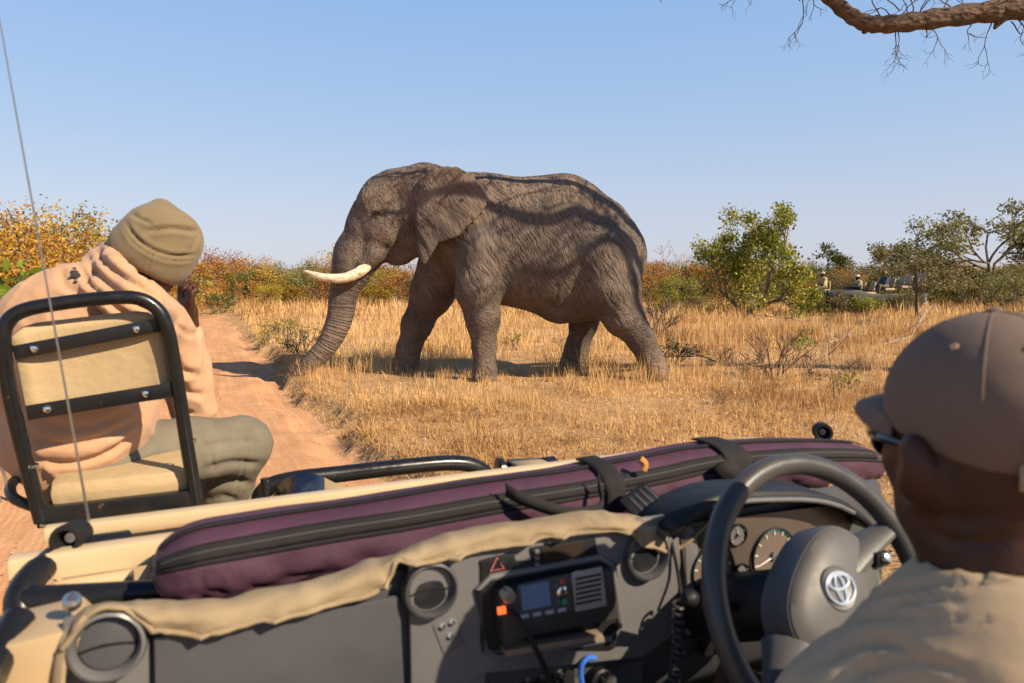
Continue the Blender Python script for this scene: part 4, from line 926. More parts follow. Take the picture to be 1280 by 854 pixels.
VEH = empty('open_safari_vehicle', (VEH_C * CY, VEH_C * SY, 0.0), YAW_VEH)
tag(VEH, 'khaki open safari vehicle with folded windscreen, grey dashboard and a seat on its bonnet', 'vehicle')
def bevel_me(me, w, seg=2, ang=30):
    bm = bmesh.new(); bm.from_mesh(me); es = [e for e in bm.edges if len(e.link_faces) == 2 and e.calc_face_angle(0) > math.radians(ang)]
    bmesh.ops.bevel(bm, geom=es, offset=w, segments=seg, profile=0.6, affect='EDGES', clamp_overlap=True)
    for f in bm.faces: f.smooth = True
    for e in bm.edges:
        e.smooth = not (len(e.link_faces) == 2 and e.calc_face_angle(0) > math.radians(50))
    bm.to_mesh(me); bm.free(); return me
def panel(name, pts, v, depth, m, parent, bev=0.003, back=0.0):
    """pixel polygon laid on the plane forward = v of the vehicle and pushed towards the cabin"""
    P = [veh(x, y, v) for x, y in pts]
    b = MB().prism([(p[0], p[2]) for p in P], (0, v, 0), (1, 0, 0), (0, 0, 1), depth)
    me = b.mesh(name)
    if bev: bevel_me(me, bev)
    return link(name, me, m, parent)
def rrect(x0, y0, x1, y1, r, n=4):
    o = []
    for cx, cy, a0 in ((x1 - r, y0 + r, -90), (x1 - r, y1 - r, 0), (x0 + r, y1 - r, 90), (x0 + r, y0 + r, 180)):
        for k in range(n + 1): a = math.radians(a0 + 90 * k / n); o.append((cx + r * math.cos(a), cy + r * math.sin(a)))
    return o
def solid(o, t, off=0.0):
    md = o.modifiers.new('thickness', 'SOLIDIFY'); md.thickness = t; md.offset = off; return o

def body_shell():
    # tub, floor, bonnet, wings, front
    hood = []
    for y, z in ((1.28, 1.195), (1.5, 1.175), (1.8, 1.12), (2.1, 1.06), (2.32, 1.01), (2.40, 0.96), (2.41, 0.80)):
        hood.append([(x, y, z - 0.03 * (abs(x) / 0.62) ** 3) for x in np.linspace(-0.60, 0.60, 13)])
    solid(MB().grid(hood).build('bonnet', KHAKI, VEH), 0.012)
    for sd in (-1, 1):
        w = []
        for y in np.linspace(1.2, 2.45, 26):
            d = (y - 2.0) / 0.47; arch = 0.92 if abs(d) > 1 else 0.92
            low = 0.45 if abs(d) > 1 else 0.42 + 0.46 * math.sqrt(1 - d * d)
            w.append([(sd * 0.60, y, 1.04), (sd * 0.74, y, 1.03), (sd * 0.83, y, 0.985), (sd * 0.855, y, 0.90), (sd * 0.855, y, low)])
        solid(MB().grid(w).build('wing', KHAKI, VEH), 0.012)
        b = MB(); b.box((sd * 0.85, 0.05, 0.72), (0.03, 2.1, 0.62), bevel=0.008); b.box((sd * 0.85, 0.05, 1.045), (0.06, 2.1, 0.04), bevel=0.012); b.build('side_panel', KHAKI, VEH)
        wh = MB().lathe([(0.20, -.10), (0.36, -.115), (0.385, -.09), (0.395, 0), (0.385, .09), (0.36, .115), (0.20, .10)], (sd * 0.73, 2.0, 0.395), (1, 0, 0), 40).build('wheel', RUBBER, VEH)
        MB().lathe([(0.02, 0), (0.10, .03), (0.16, .0), (0.205, .045), (0.21, .105)], (sd * 0.74, 2.0, 0.395), (sd, 0, 0), 32).build('rim', KHAKI, wh)
    b = MB(); b.box((0, 0.2, 0.50), (1.66, 2.4, 0.05)); b.build('floor', BLACKP, VEH)
    b = MB(); b.box((0, 2.40, 0.66), (1.2, 0.05, 0.45), bevel=0.01); b.build('grille_panel', KHAKI, VEH)
    b = MB(); b.box((0, 1.14, 0.86), (1.62, 0.05, 0.66)); b.build('firewall', BLACKP, VEH)
    # bull bar
    top = [veh(322, 640, 2.44), veh(332, 612, 2.44), veh(365, 600, 2.44), veh(430, 592, 2.44), veh(500, 584, 2.44), veh(558, 579, 2.44), veh(590, 582, 2.44), veh(610, 596, 2.44), veh(622, 630, 2.44)]
    low = veh(330, 640, 2.44); z0 = 0.5
    T = spline([(top[0][0], 2.44, 0.5), (top[0][0], 2.44, 0.85)] + [tuple(p) for p in top] + [(top[-1][0] + .01, 2.44, 0.8), (top[-1][0] + .01, 2.44, 0.5)], 6)
    bb = MB().tube(T, 0.030, 14).build('bull_bar', STEEL, VEH)
    MB().tube([(-0.82, 2.44, 0.60), (0.82, 2.44, 0.60)], 0.03, 12).build('lower_tube', STEEL, bb)
    rr = [veh(616, 588, 2.44), veh(720, 580, 2.44), veh(830, 572, 2.44)]
    zc = rr[0][2]; MB().tube([(rr[0][0] + .02, 2.44, zc), (0.80, 2.44, zc), (0.86, 2.44, zc - 0.06), (0.86, 2.44, 0.55)], 0.028, 14).build('wing_tube', STEEL, bb)
    MB().lathe([(0.036, -.012), (0.045, -.008), (0.045, .008), (0.036, .012)], (rr[0][0] + .03, 2.44, zc), (1, 0, 0), 20).build('clamp', STEEL, bb)
    MB().tube([(top[1][0], 2.43, 0.93), (top[-2][0], 2.43, 0.93)], 0.022, 10).build('cross_tube', STEEL, bb)
    p = veh(336, 600, 2.30); MB().tube([(p[0], 2.30, 0.95), tuple(veh(330, 598, 2.30))], 0.012, 10).build('upright_rod', STEEL, bb)
    # spot lamp behind the bar
    c = veh(380, 632, 2.30); lp = MB().lathe([(0.001, -.06), (0.05, -.05), (0.085, .0), (0.092, .035), (0.096, .045), (0.088, .05)], c, (0, 0.9, 0.25), 28, True).build('spot_lamp', pm('dull_chrome', (0.22, 0.22, 0.22), (0.12, 0.12, 0.12), rough=0.25, metal=1.0), VEH)
    MB().lathe([(0.088, .05), (0.06, .058), (0.02, .062), (0.001, .062)], c, (0, 0.9, 0.25), 28, False).build('lens', GLASSY, lp)
    # canvas tabs and lashing straps along the bonnet edge
    P = [veh(404, 596, 2.2), veh(428, 608, 2.2), veh(428, 634, 2.2), veh(404, 634, 2.2)]
    b = MB().prism([(q[0], q[2]) for q in P], (0, 2.2, 0), (1, 0, 0), (0, 0, 1), 0.02); link('canvas_tab', bevel_me(b.mesh('canvas_tab'), 0.004), CANVAS, VEH)
    P = [veh(436, 632, 2.0), veh(470, 618, 2.02), veh(500, 617, 2.02), veh(520, 604, 2.03), veh(540, 609, 2.03), veh(556, 596, 2.03), veh(566, 607, 2.03), veh(600, 604, 2.03), veh(640, 612, 2.03)]
    MB().tube(spline(P, 5), 0.008, 8, squash=0.5).build('lashing_strap', CANVAS, VEH)
    # folded windscreen: frame lying on the bonnet
    wf = MB(); wf.box((0.045, 1.275, 1.302), (1.66, 0.035, 0.042), bevel=0.006); wsf = wf.build('windscreen_frame', CREAM, VEH)
    wf = MB(); wf.box((0.045, 1.385, 1.318), (1.60, 0.030, 0.024), bevel=0.005); wf.build('rail', CREAM, wsf)
    MB().box((0.045, 1.335, 1.300), (1.54, 0.05, 0.014), bevel=0.003).build('rubber_seal', RUBBER, wsf)
    for x in (-0.67, -0.35, 0.6):
        MB().box((x, 1.245, 1.270), (0.11, 0.03, 0.022), bevel=0.005).build('hinge', CREAM if x < -.5 else ZINC, wsf)
    # rubber stops
    for (px, py, v) in ((88, 672, 1.30), (1028, 540, 1.30)):
        c = veh(px, py, v); ax = Vector((-0.25, -1, 0.12)) if px < 500 else Vector((-0.9, -1, 0.1)); ax.normalize()
        st = MB().lathe([(0.020, -.035), (0.0235, -.03), (0.0245, .018), (0.0225, .024), (0.017, .024), (0.0135, .014), (0.0135, -.02)], c, ax, 26, True).build('rubber_stop', RUBBER, VEH)
        MB().lathe([(0.001, .002), (0.008, .002), (0.009, -.004)], c, ax, 16, False).build('bolt', ZINC, st)
        q = Vector(c); MB().prism([(-.05, -.055), (.055, -.055), (.02, -.018), (-.02, -.018)], q + Vector((0, .015, 0)), (1, 0, 0), (0, 0, 1), 0.02).build('bracket', CREAM, st)
    # left corner: scuttle bracket, grab rail, black edge tube
    bk = MB()
    pts = [(22, 762), (105, 742), (128, 765), (96, 800), (110, 900), (36, 900)]
    P = [veh(x, y, 1.02) for x, y in pts]; bk.prism([(p[0], p[2]) for p in P], (0, 1.02, 0), (1, 0, 0), (0, 0, 1), 0.10); link('scuttle_bracket', bevel_me(bk.mesh('scuttle_bracket'), 0.008), KHAKI, VEH)
    MB().lathe([(0.007, -.01), (0.010, -.006), (0.010, .005), (0.006, .009)], veh(90, 752, 0.94), (0.1, -0.6, 0.8), 14).build('cap_bolt', ZINC, VEH)
    MB().tube(spline([tuple(veh(24, 772, 0.98)), tuple(veh(8, 800, 0.95)), tuple(veh(-15, 850, 0.90)), tuple(veh(-60, 950, 0.80)), (-0.86, 0.55, 1.06)], 5), 0.018, 14).build('grab_rail', STEEL, VEH)
    MB().tube(spline([tuple(veh(26, 770, 1.20)), tuple(veh(28, 742, 1.22)), tuple(veh(50, 712, 1.26)), tuple(veh(90, 690, 1.32)), tuple(veh(160, 678, 1.36))], 6), 0.022, 14).build('scuttle_tube', STEEL, VEH)
    MB().tube([tuple(veh(30, 750, 1.21)), tuple(veh(300, 735, 1.16))], 0.020, 12).build('scuttle_rail', STEEL, VEH)
    # antenna
    base = veh(117, 684, 1.385); whip = MB()
    tip = veh(0, 28, 1.385); d = Vector(tip - base)
    hel = [Vector(base) + Vector((math.cos(a) * .010, math.sin(a) * .010, .006 + a * 0.00125)) for a in np.linspace(0, 2 * math.pi * 5, 80)]
    an = MB().tube(spline([tuple(base + np.array(d) * t) for t in (0.055, 0.35, 0.7, 1.0, 1.35)], 4), [0.0022 - .0001 * k for k in range(17)], 6).build('antenna', pm('antenna_steel', (0.30, 0.29, 0.28), rough=0.35, metal=0.8), VEH)
    MB().tube(hel, 0.0026, 6).build('spring', CHROME, an)
    MB().lathe([(0.012, -.03), (0.012, 0.0), (0.006, .01)], base, (0, 0, 1), 14).build('mount', ZINC, an)

def tracker_seat():
    lo, hi = 2.16, 2.11
    ts = MB().tube(spline([tuple(veh(246, 632, lo)), tuple(veh(232, 545, 2.14)), tuple(veh(217, 450, 2.12)), tuple(veh(208, 408, hi)), tuple(veh(196, 386, hi)), tuple(veh(172, 373, hi)), tuple(veh(130, 373, hi)), tuple(veh(70, 380, hi)), tuple(veh(30, 388, hi)), tuple(veh(10, 402, hi)), tuple(veh(4, 430, hi)), tuple(veh(14, 500, 2.13)), tuple(veh(36, 590, 2.15)), tuple(veh(52, 652, lo))], 5), 0.0185, 14).build('tracker_seat', STEEL, VEH)
    # crossbar and seat pan frame
    a, b = veh(52, 650, lo), veh(246, 630, lo)
    z = (a[2] + b[2]) / 2 + .012
    MB().box(((a[0] + b[0]) / 2, lo, z), (b[0] - a[0] + .02, 0.03, 0.055), bevel=0.006).build('crossbar', STEEL, ts)
    for x in (a[0] + .02, b[0] - .02): MB().box((x, lo + .2, z), (0.03, 0.40, 0.05), bevel=0.005).build('pan_rail', STEEL, ts)
    MB().tube([((a[0] + b[0]) / 2, lo + .2, z - .02), ((a[0] + b[0]) / 2, lo + .2, 0.62)], 0.035, 12).build('post', STEEL, ts)
    MB().tube(spline([(a[0], lo, z + .02), (a[0] - .07, lo + .05, z + .05), (a[0] - .09, lo + .2, z + .06), (a[0] - .03, lo + .35, z + .04)], 5), 0.014, 10).build('side_hoop', STEEL, ts)
    cu = MB().box(((a[0] + b[0]) / 2, lo + .215, z + .050), (b[0] - a[0] - .03, 0.40, 0.07), bevel=0.028); link('cushion', cu.mesh('cushion'), SEATC, ts)
    # back panel of stretched vinyl
    L = [(22, 436), (16, 470), (24, 500), (34, 527)]; Rr = [(196, 396), (206, 440), (210, 470), (214, 499)]
    rows = []
    top = [(x, 396 - 0.045 * (x - 40) + 10) for x in np.linspace(40, 178, 9)]
    G = []
    for i, t in enumerate(np.linspace(0, 1, 10)):
        xl = 12 + 23 * t; yl = 408 + 118 * t; xr = 199 + 17 * t; yr = 386 + 111 * t
        row = []
        for s in np.linspace(0, 1, 13):
            e = abs(s - .5) * 2; dip = (14 * max(0, e - .78) / .22 * (1 - t * 4) if t < .25 else 0)
            x = xl + (xr - xl) * s; y = yl + (yr - yl) * s + dip; bulge = -0.02 * (1 - e * e)
            p = veh(x, y, 2.135 + 0.02 * t + 0 * bulge); p[1] += 0.025 * (1 - e ** 4); row.append(p)
        G.append(row)
    o = MB().grid(G).build('back_panel', SEATC, ts); solid(o, 0.016)
    for (y0l, y0r, th) in ((441, 405, 17), (516, 487, 18)):
        xl = 15 if y0l < 480 else 32; xr = 203 if y0l < 480 else 213
        pts = [(xl, y0l - th / 2), (xr, y0r - th / 2), (xr + 2, y0r + th / 2), (xl + 4, y0l + th / 2)]
        st = panel('strap', pts, 2.128, 0.006, STEEL, ts, 0.002)
        for s in (0.145, 0.83):
            c = veh(xl + (xr - xl) * s, y0l + (y0r - y0l) * s, 2.12)
            MB().lathe([(0.0105, -.002), (0.0105, .001), (0.007, .005), (0.001, .0062)], c, (0, -1, 0), 14, False).build('bolt', CHROME, st)
    for (px, py) in ((38, 582), (236, 552), (60, 655)):
        c = veh(px, py, 2.15); d = Vector((0.09, 0, 1)) if px < 100 else Vector((-.06, 0, 1))
        MB().lathe([(0.0192, -.004), (0.0198, 0), (0.0192, .004)], c, d, 16, False).build('weld_ring', ZINC, ts)
    return ts

def dashboard():
    prof = [(1.22, 1.20), (1.12, 1.235), (1.05, 1.265), (1.005, 1.30), (0.975, 1.335), (0.955, 1.342), (0.943, 1.335), (0.935, 1.30), (0.93, 1.22), (0.93, 1.14), (0.95, 1.08), (1.00, 1.00), (1.05, 0.93)]
    xs = np.concatenate([np.linspace(-0.70, -0.655, 4), np.linspace(-0.6, 0.75, 28)])
    G = [[(x, y + (0.02 if x < -0.67 else 0), z - 0.028 * sstep(-0.27, -0.36, x) - (0.02 if x < -0.68 else 0)) for x in xs] for y, z in prof]
    ds = solid(MB().grid(G).build('dashboard', DASHM, VEH), 0.02, -1.0)
    V0 = 0.926
    GLOSSB = pm('smoked_vent_flap', (0.014, 0.016, 0.019), rough=0.22, rvar=0.06)
    # vents
    def vent(px, py, r, m=DASHL, m2=DASHM):
        c = Vector(veh(px, py, 0.915)); ax = Vector((0, -1, 0.12)).normalized()
        vr = MB().lathe([(r * 1.12, -.012), (r * 1.15, .004), (r * 1.08, .013), (r * 0.98, .015), (r * 0.90, .010), (r * 0.86, -.004), (r * 0.84, -.02)], c, ax, 40, False).build('air_vent', m, VEH)
        b = MB().lathe([(r * 0.85, -.010), (r * 0.80, .003), (r * 0.5, .006), (0.001, .007)], c - ax * .004, ax, 36, False); b.build('flap', m2, vr)
        ex = Vector((1, 0, 0)); ey = ax.cross(ex) * -1
        for k in (0.0,):
            hw = r * 0.82 * math.sqrt(1 - k * k)
            b = MB().tube([c + ey * (r * k) + ex * (hw * s) + ax * (.0035 - .005 * s * s) + ey * (.006 * s * s) for s in np.linspace(-1, 1, 9)], 0.0018, 6); b.build('louvre', BLACKP if k == 0 else DASHM, vr)
        return vr
    vent(135, 805, 0.037); vent(537, 736, 0.036, DASHM, GLOSSB); vent(806, 692, 0.038, DASHM, GLOSSB)
    # glove box lid and joints
    panel('glove_box', [(192, 792), (498, 742), (506, 900), (196, 960)], V0, 0.010, DASHM, VEH, 0.006)
    panel('vent_surround', [(80, 770), (186, 752), (188, 960), (60, 980)], V0 + .004, 0.008, DASHL, VEH, 0.006)
    # centre stack with its recess
    cs = panel('centre_stack', [(508, 700), (660, 664), (842, 640), (846, 700), (838, 790), (800, 818), (604, 838), (600, 905), (512, 905)], V0, 0.012, DASHL, VEH, 0.005)
    panel('lower_console', [(602, 838), (800, 822), (790, 960), (600, 980)], V0 + .03, 0.012, DASHM, VEH, 0.004)
    rc = panel('radio_bay', rrect(600, 700, 770, 812, 10), V0 - .012, 0.004, BLACKP, VEH, 0.002)
    # bezel round the bay
    q = [veh(x, y, V0 - .016) for x, y in [(598, 736), (612, 722), (748, 697), (764, 706), (776, 782), (764, 798), (622, 822), (606, 812)]]
    MB().tube([tuple(p) for p in q], 0.0055, 8, closed=True).build('bezel', DASHL, rc)
    # hazard switch
    hz = panel('hazard_switch', [(598, 700), (641, 689), (645, 713), (602, 723)], V0 - .010, 0.006, BLACKP, VEH, 0.002)
    tri = [veh(x, y, V0 - .018) for x, y in ((621, 697), (630, 711), (613, 714))]
    MB().tube([tuple(p) for p in tri], 0.0016, 6, closed=True).build('triangle_mark', pm('hazard_red', (0.75, 0.22, 0.2), rough=0.5), hz)
    # clock
    ck = panel('clock', [(661, 684), (742, 670), (746, 697), (666, 711)], V0 - .010, 0.006, BLACKP, VEH, 0.002)
    panel('display', [(676, 686), (728, 677), (731, 693), (679, 703)], V0 - .016, 0.002, pm('dark_display', (0.03, 0.022, 0.016), rough=0.15), ck, 0)
    for k in range(3):
        panel('button', [(667, 687 + 8 * k), (673, 686 + 8 * k), (674, 691 + 8 * k), (668, 692 + 8 * k)], V0 - .016, 0.004, DASHL, ck, 0.001)
    # two-way radio
    rd = panel('two_way_radio', [(616, 734), (754, 706), (761, 764), (648, 784), (640, 794), (620, 796)], V0 - .016, 0.030, pm('radio_case', (0.035, 0.033, 0.032), rough=0.45), VEH, 0.003)
    RV = V0 - .0465
    panel('screen', [(650, 733), (685, 726), (688, 756), (653, 763)], RV, 0.002, emis('radio_screen', (0.035, 0.06, 0.12), 0.25), rd, 0)
    panel('screen_bezel', [(646, 731), (711, 717), (716, 762), (650, 776)], RV + .001, 0.002, DASHM, rd, 0.001)
    gp = panel('speaker_grille', [(713, 716), (751, 708), (757, 756), (718, 764)], RV, 0.004, pm('radio_silver', (0.26, 0.24, 0.22), rough=0.4), rd, 0.001)
    for k in range(6):
        y = 721 + 6.2 * k; panel('slot', [(719, y + 2), (751, y - 4.5), (751.6, y - 2.3), (719.6, y + 4.2)], RV - .004, 0.0012, BLACKP, gp, 0)
    for k in range(4):
        x = 655 + 15.5 * k; panel('soft_key', [(x - 5, 768.5 - 2.6 * k), (x + 5, 766.5 - 2.6 * k), (x + 5.5, 771 - 2.6 * k), (x - 4.5, 773 - 2.6 * k)], RV - .001, 0.003, pm('radio_key', (0.30, 0.33, 0.36), rough=0.4), rd, 0.001)
    def disc(name, px, py, r, h, m, par): return MB().lathe([(r, 0), (r, h * .7), (r * .8, h), (0.001, h)], veh(px, py, RV), (0, -1, 0.05), 20, False).build(name, m, par)
    disc('volume_knob', 632, 742, 0.0105, 0.016, ZINC, rd); disc('navigation_key', 702, 740, 0.009, 0.004, CHROME, rd); disc('green_key', 705, 752, 0.0042, 0.003, pm('key_green', (0.02, 0.3, 0.16), rough=0.4), rd); disc('red_key', 702, 727, 0.0042, 0.003, pm('key_red', (0.5, 0.06, 0.06), rough=0.4), rd)
    disc('white_key', 694, 732, 0.003, 0.003, DASHL, rd); disc('white_key', 697, 752, 0.003, 0.003, DASHL, rd)
    panel('power_light', [(621, 759), (631, 757), (632, 766), (622, 768)], RV, 0.003, emis('orange_light', (1.0, 0.14, 0.03), 0.9), rd, 0.0005)
    P = [veh(x, y, v) for x, y, v in ((638, 765, RV - .005), (652, 778, RV - .03), (668, 808, RV - .04), (685, 845, RV - .03), (700, 900, RV - .01))]
    MB().tube(spline(P, 6), 0.0042, 8).build('power_cable', RUBBER, VEH)
    # dark shelf line and floor of the bay
    panel('bay_floor', [(624, 806), (745, 786), (748, 792), (626, 813)], V0 - .016, 0.02, pm('dusty_shelf', (0.20, 0.14, 0.09), rough=0.8), rc, 0.001)
    # socket plate left of the bay
    sp = panel('socket_plate', [(540, 780), (568, 770), (580, 804), (553, 815)], V0 - .010, 0.004, DASHL, VEH, 0.001)
    for x, y in ((552, 783), (564, 778), (562, 795)): disc2 = MB().lathe([(0.0045, 0), (0.0045, .003), (0.002, .004), (0.001, .0035)], veh(x, y, V0 - .014), (0, -1, 0), 12, False).build('toggle', CHROME, sp)
    # heater panel, key with blue lanyard
    hp = panel('heater_panel', [(646, 838), (715, 828), (718, 870), (648, 880)], V0 + .016, 0.006, BLACKP, VEH, 0.002)
    for k, x in enumerate((662, 680, 698)): panel('slider', [(x - 6, 845 - 2.2 * k), (x + 6, 843 - 2.2 * k), (x + 6, 850 - 2.2 * k), (x - 6, 852 - 2.2 * k)], V0 + .010, 0.006, ZINC, hp, 0.001)
    kb = MB().lathe([(0.020, 0), (0.020, .02), (0.012, .026), (0.001, .026)], veh(745, 846, V0 + .014), (0, -1, 0.1), 24, False).build('ignition_barrel', BLACKP, VEH)
    key = MB().lathe([(0.010, .022), (0.010, .04), (0.001, .04)], veh(748, 840, V0 + .01), (0, -1, 0.1), 14, False).build('key', ZINC, kb)
    P = [veh(x, y, V0 - .02) for x, y in ((744, 823), (736, 822), (728, 830), (726, 842), (728, 856), (732, 880))]
    MB().tube(spline(P, 5), 0.0042, 8).build('lanyard', pm('blue_cord', (0.015, 0.09, 0.40), (0.02, 0.13, 0.55), scale=200, rough=0.7), kb)
    # right of the stack: pillar strip, column stalk, coiled microphone lead
    panel('column_trim', [(846, 650), (862, 660), (872, 780), (852, 790)], V0 + .01, 0.02, DASHL, VEH, 0.004)
    st = MB().tube([tuple(veh(875, 752, 0.80)), tuple(veh(905, 757, 0.80)), tuple(veh(960, 765, 0.80))], [0.010, 0.007, 0.008], 10).build('column_stalk', BLACKP, VEH)
    MB().lathe([(0.001, -.014), (.009, -.011), (.0135, -.003), (.0135, .004), (.009, .012), (0.001, .014)], veh(862, 748, 0.80), (1, 0, -.1), 18, False).build('knob', BLACKP, st)
    a = veh(848, 752, 0.87); b2 = veh(826, 905, 0.84); path = spline([a, (a + b2) / 2 + np.array([.006, -.01, 0]), b2], 40)
    hel = []
    for i, p in enumerate(path): w = i * 1.35; hel.append((p[0] + math.cos(w) * .0085, p[1] + math.sin(w) * .0085, p[2]))
    hel = spline(hel, 3); MB().tube(hel, 0.0028, 6).build('coiled_lead', pm('coil_rubber', (0.035, 0.033, 0.032), rough=0.35), VEH)
    panel('switch_block', [(868, 778), (905, 772), (912, 808), (872, 815)], V0 + .02, 0.02, BLACKP, VEH, 0.004)
    # instrument cluster
    cl = panel('instrument_cluster', [(846, 655), (1052, 628), (1062, 760), (862, 782)], 0.924, 0.006, pm('cluster_face', (0.075, 0.058, 0.048), rough=0.35), VEH, 0.002)
    CV = 0.9165
    white = pm('dial_white', (0.75, 0.73, 0.7), rough=0.5); teal = pm('dial_teal', (0.02, 0.26, 0.28), rough=0.5)
    def gauge(px, py, r, needle, ticks=11, ring=True):
        c = Vector(veh(px, py, CV)); g = MB().lathe([(r, 0), (r, .004), (r * .96, .006), (r * .95, .002)], c, (0, -1, 0), 40, False).build('gauge', BLACKP, cl)
        MB().lathe([(r * .95, .001), (0.001, .001)], c, (0, -1, 0), 36, False).build('dial', pm('dial_face', (0.14, 0.105, 0.085), rough=0.5) if r > .03 else DASHL, g)
        for k in range(ticks):
            w = math.radians(225 - 270 * k / (ticks - 1)); d = Vector((math.cos(w), 0, math.sin(w)))
            MB().box(c + d * r * .82 + Vector((0, -.0025, 0)), (r * .14, .001, r * .035), Matrix.Rotation(-w, 4, 'Y')).build('tick', white, g)
        if ring:
            MB().tube([c + Vector((math.cos(w) * r * .92, -.003, math.sin(w) * r * .92)) for w in np.linspace(math.radians(35), math.radians(170), 16)], 0.0011, 5).build('teal_arc', teal, g)
        w = math.radians(needle); d = Vector((math.cos(w), 0, math.sin(w))); MB().tube([c + Vector((0, -.004, 0)) - d * r * .1, c + d * r * .78 + Vector((0, -.004, 0))], [r * .04, r * .015], 6).build('needle', white, g)
        MB().lathe([(r * .17, 0), (r * .15, .007), (0.001, .008)], c, (0, -1, 0), 16, False).build('hub', DASHL, g)
    gauge(966, 694, 0.052, 200); gauge(890, 712, 0.046, 215); gauge(921, 668, 0.020, 100, 5, False); gauge(926, 716, 0.018, 120, 5, False)
    # binnacle hood over the dials
    G = []
    for k, (v, dz) in enumerate(((1.02, -0.03), (0.96, 0.004), (0.89, 0.004), (0.878, -0.006))):
        row = []
        for s in np.linspace(0, 1, 17):
            px = 838 + (1094 - 838) * s; arch = 46 * (1 - abs(2 * s - 1) ** 3.2); p0 = veh(px, 668 - arch - 4 * s, 0.885); p = np.array([p0[0], v, p0[2] + dz]); row.append(p)
        G.append(row)
    solid(MB().grid(G).build('binnacle_hood', BLACKP, VEH), 0.012)
    e = [G[3][i] for i in range(17)]; MB().tube([(q[0], q[1] - .002, q[2] + .002) for q in e[3:15]], 0.0045, 8).build('hood_piping', DASHL, VEH)

def steering_wheel():
    c = Vector(veh(1016, 750, 0.70)); n = Vector((0.0, -math.cos(math.radians(27)), math.sin(math.radians(27)))); ex = Vector((1, 0, 0)); ey = n.cross(ex)
    W = lambda a, b, h=0.0: c + ex * a + ey * b + n * h
    R = 0.194
    leather = pm('wheel_leather', (0.050, 0.047, 0.045), (0.038, 0.036, 0.035), scale=12, Specular_IOR_Level=0.4, rough=0.36, rvar=0.08, bump=0.2, bscale=300, bdist=0.001)
    sw = MB().tube([W(math.cos(w) * R, math.sin(w) * R, 0.028) for w in np.linspace(0, 2 * math.pi, 73)[:-1]], 0.0165, 16, closed=True).build('steering_wheel', leather, VEH)
    # hub pad: domed shield
    G = []
    def outline(w):
        x, y = math.cos(w), math.sin(w); r = 1 / (abs(x / .122) ** 2.4 + abs(y / .086) ** 2.4) ** (1 / 2.3); x *= r; y *= r; return x * .78 - y * .62 + .030, x * .62 + y * .78 + .000
    for s, h in ((1.0, -.035), (1.0, -.004), (0.985, .010), (0.955, .017), (0.93, .0165), (0.915, .020), (0.80, .026), (0.6, .031), (0.3, .0345), (0.02, .036)):
        G.append([W(outline(w)[0] * s, outline(w)[1] * s, h) for w in np.linspace(0, 2 * math.pi, 57)[:-1]])
    padm = pm('wheel_pad', (0.085, 0.080, 0.078), (0.064, 0.060, 0.059), scale=8, Specular_IOR_Level=0.35, rough=0.48, rvar=0.08, bump=0.3, bscale=340, bdist=0.001)
    pad = MB().grid(G, closed_u=True).build('hub_pad', padm, sw)
    for a, b in ((-.75, -.62), (.88, .42), (.8, -.55)):
        p0 = W(a * .085, b * .085, -.004); p1 = W(a * R * .97, b * R * .97 * (0.9 if b > 0 else 1), 0.022); MB().tube([p0, (p0 + p1) / 2, p1], [0.040, 0.028, 0.020], 14, squash=0.62).build('spoke', padm, sw)
    MB().lathe([(0.03, -.03), (0.05, -.06), (0.055, -.16), (0.05, -.3)], c, n, 20, True).build('column_shroud', BLACKP, sw)
    c0 = c; c = c + ex * .020 + ey * .010      # the badge sits off the rim's centre: the wheel is turned a little
    # emblem: three interlaced ovals in a round dish
    em = MB().lathe([(0.0315, .0355), (0.030, .0375), (0.0285, .0365), (0.001, .0365)], c, n, 32, False).build('emblem_dish', DASHL, sw)
    def oval(cx, cy, a, b): return MB().tube([W(cx + a * math.cos(w), cy + b * math.sin(w), .0385) for w in np.linspace(0, 2 * math.pi, 41)[:-1]], 0.0021, 8, closed=True)
    blue = pm('emblem_chrome', (0.72, 0.80, 0.90), (0.6, 0.68, 0.8), rough=0.2, metal=0.65)
    b = MB()
    for (cx, cy, a, bb) in ((0, 0, .027, .0215), (0, -.001, .0080, .0190), (0, .0085, .0195, .0100)):
        o = oval(cx, cy, a, bb); b.add(o.v, o.f)
    b.build('emblem', blue, sw)
    # switch on the right-hand spoke
    c = c0; k = W(.125, .035, .03); MB().box(k, (.03, .016, .022), None, .004).build('wheel_switch', BLACKP, sw); MB().lathe([(0.007, 0), (0.006, .006), (.001, .007)], k + n * .01, n, 14, False).build('wheel_button', CHROME, sw)

def cabin_seats():
    grey = cloth('grey_seat_cloth', (0.10, 0.095, 0.085), (0.07, 0.066, 0.06))
    for x in (0.36, -0.40):
        b = MB(); b.box((x, 0.34 if x > 0 else 0.30, 0.80), (0.50, 0.52, 0.16), Matrix.Rotation(math.radians(6), 4, 'X'), 0.04); s = b.build('seat', grey, VEH)
        MB().box((x, 0.34 if x > 0 else 0.30, 0.62), (0.40, 0.42, 0.22), bevel=0.02).build('seat_box', BLACKP, s)
    # driver's backrest, low, behind him
    MB().box((0.40, -0.02, 1.02), (0.46, 0.12, 0.42), Matrix.Rotation(math.radians(12), 4, 'X'), 0.04).build('backrest', grey, s)
body_shell(); TSEAT = tracker_seat(); dashboard(); steering_wheel(); cabin_seats()

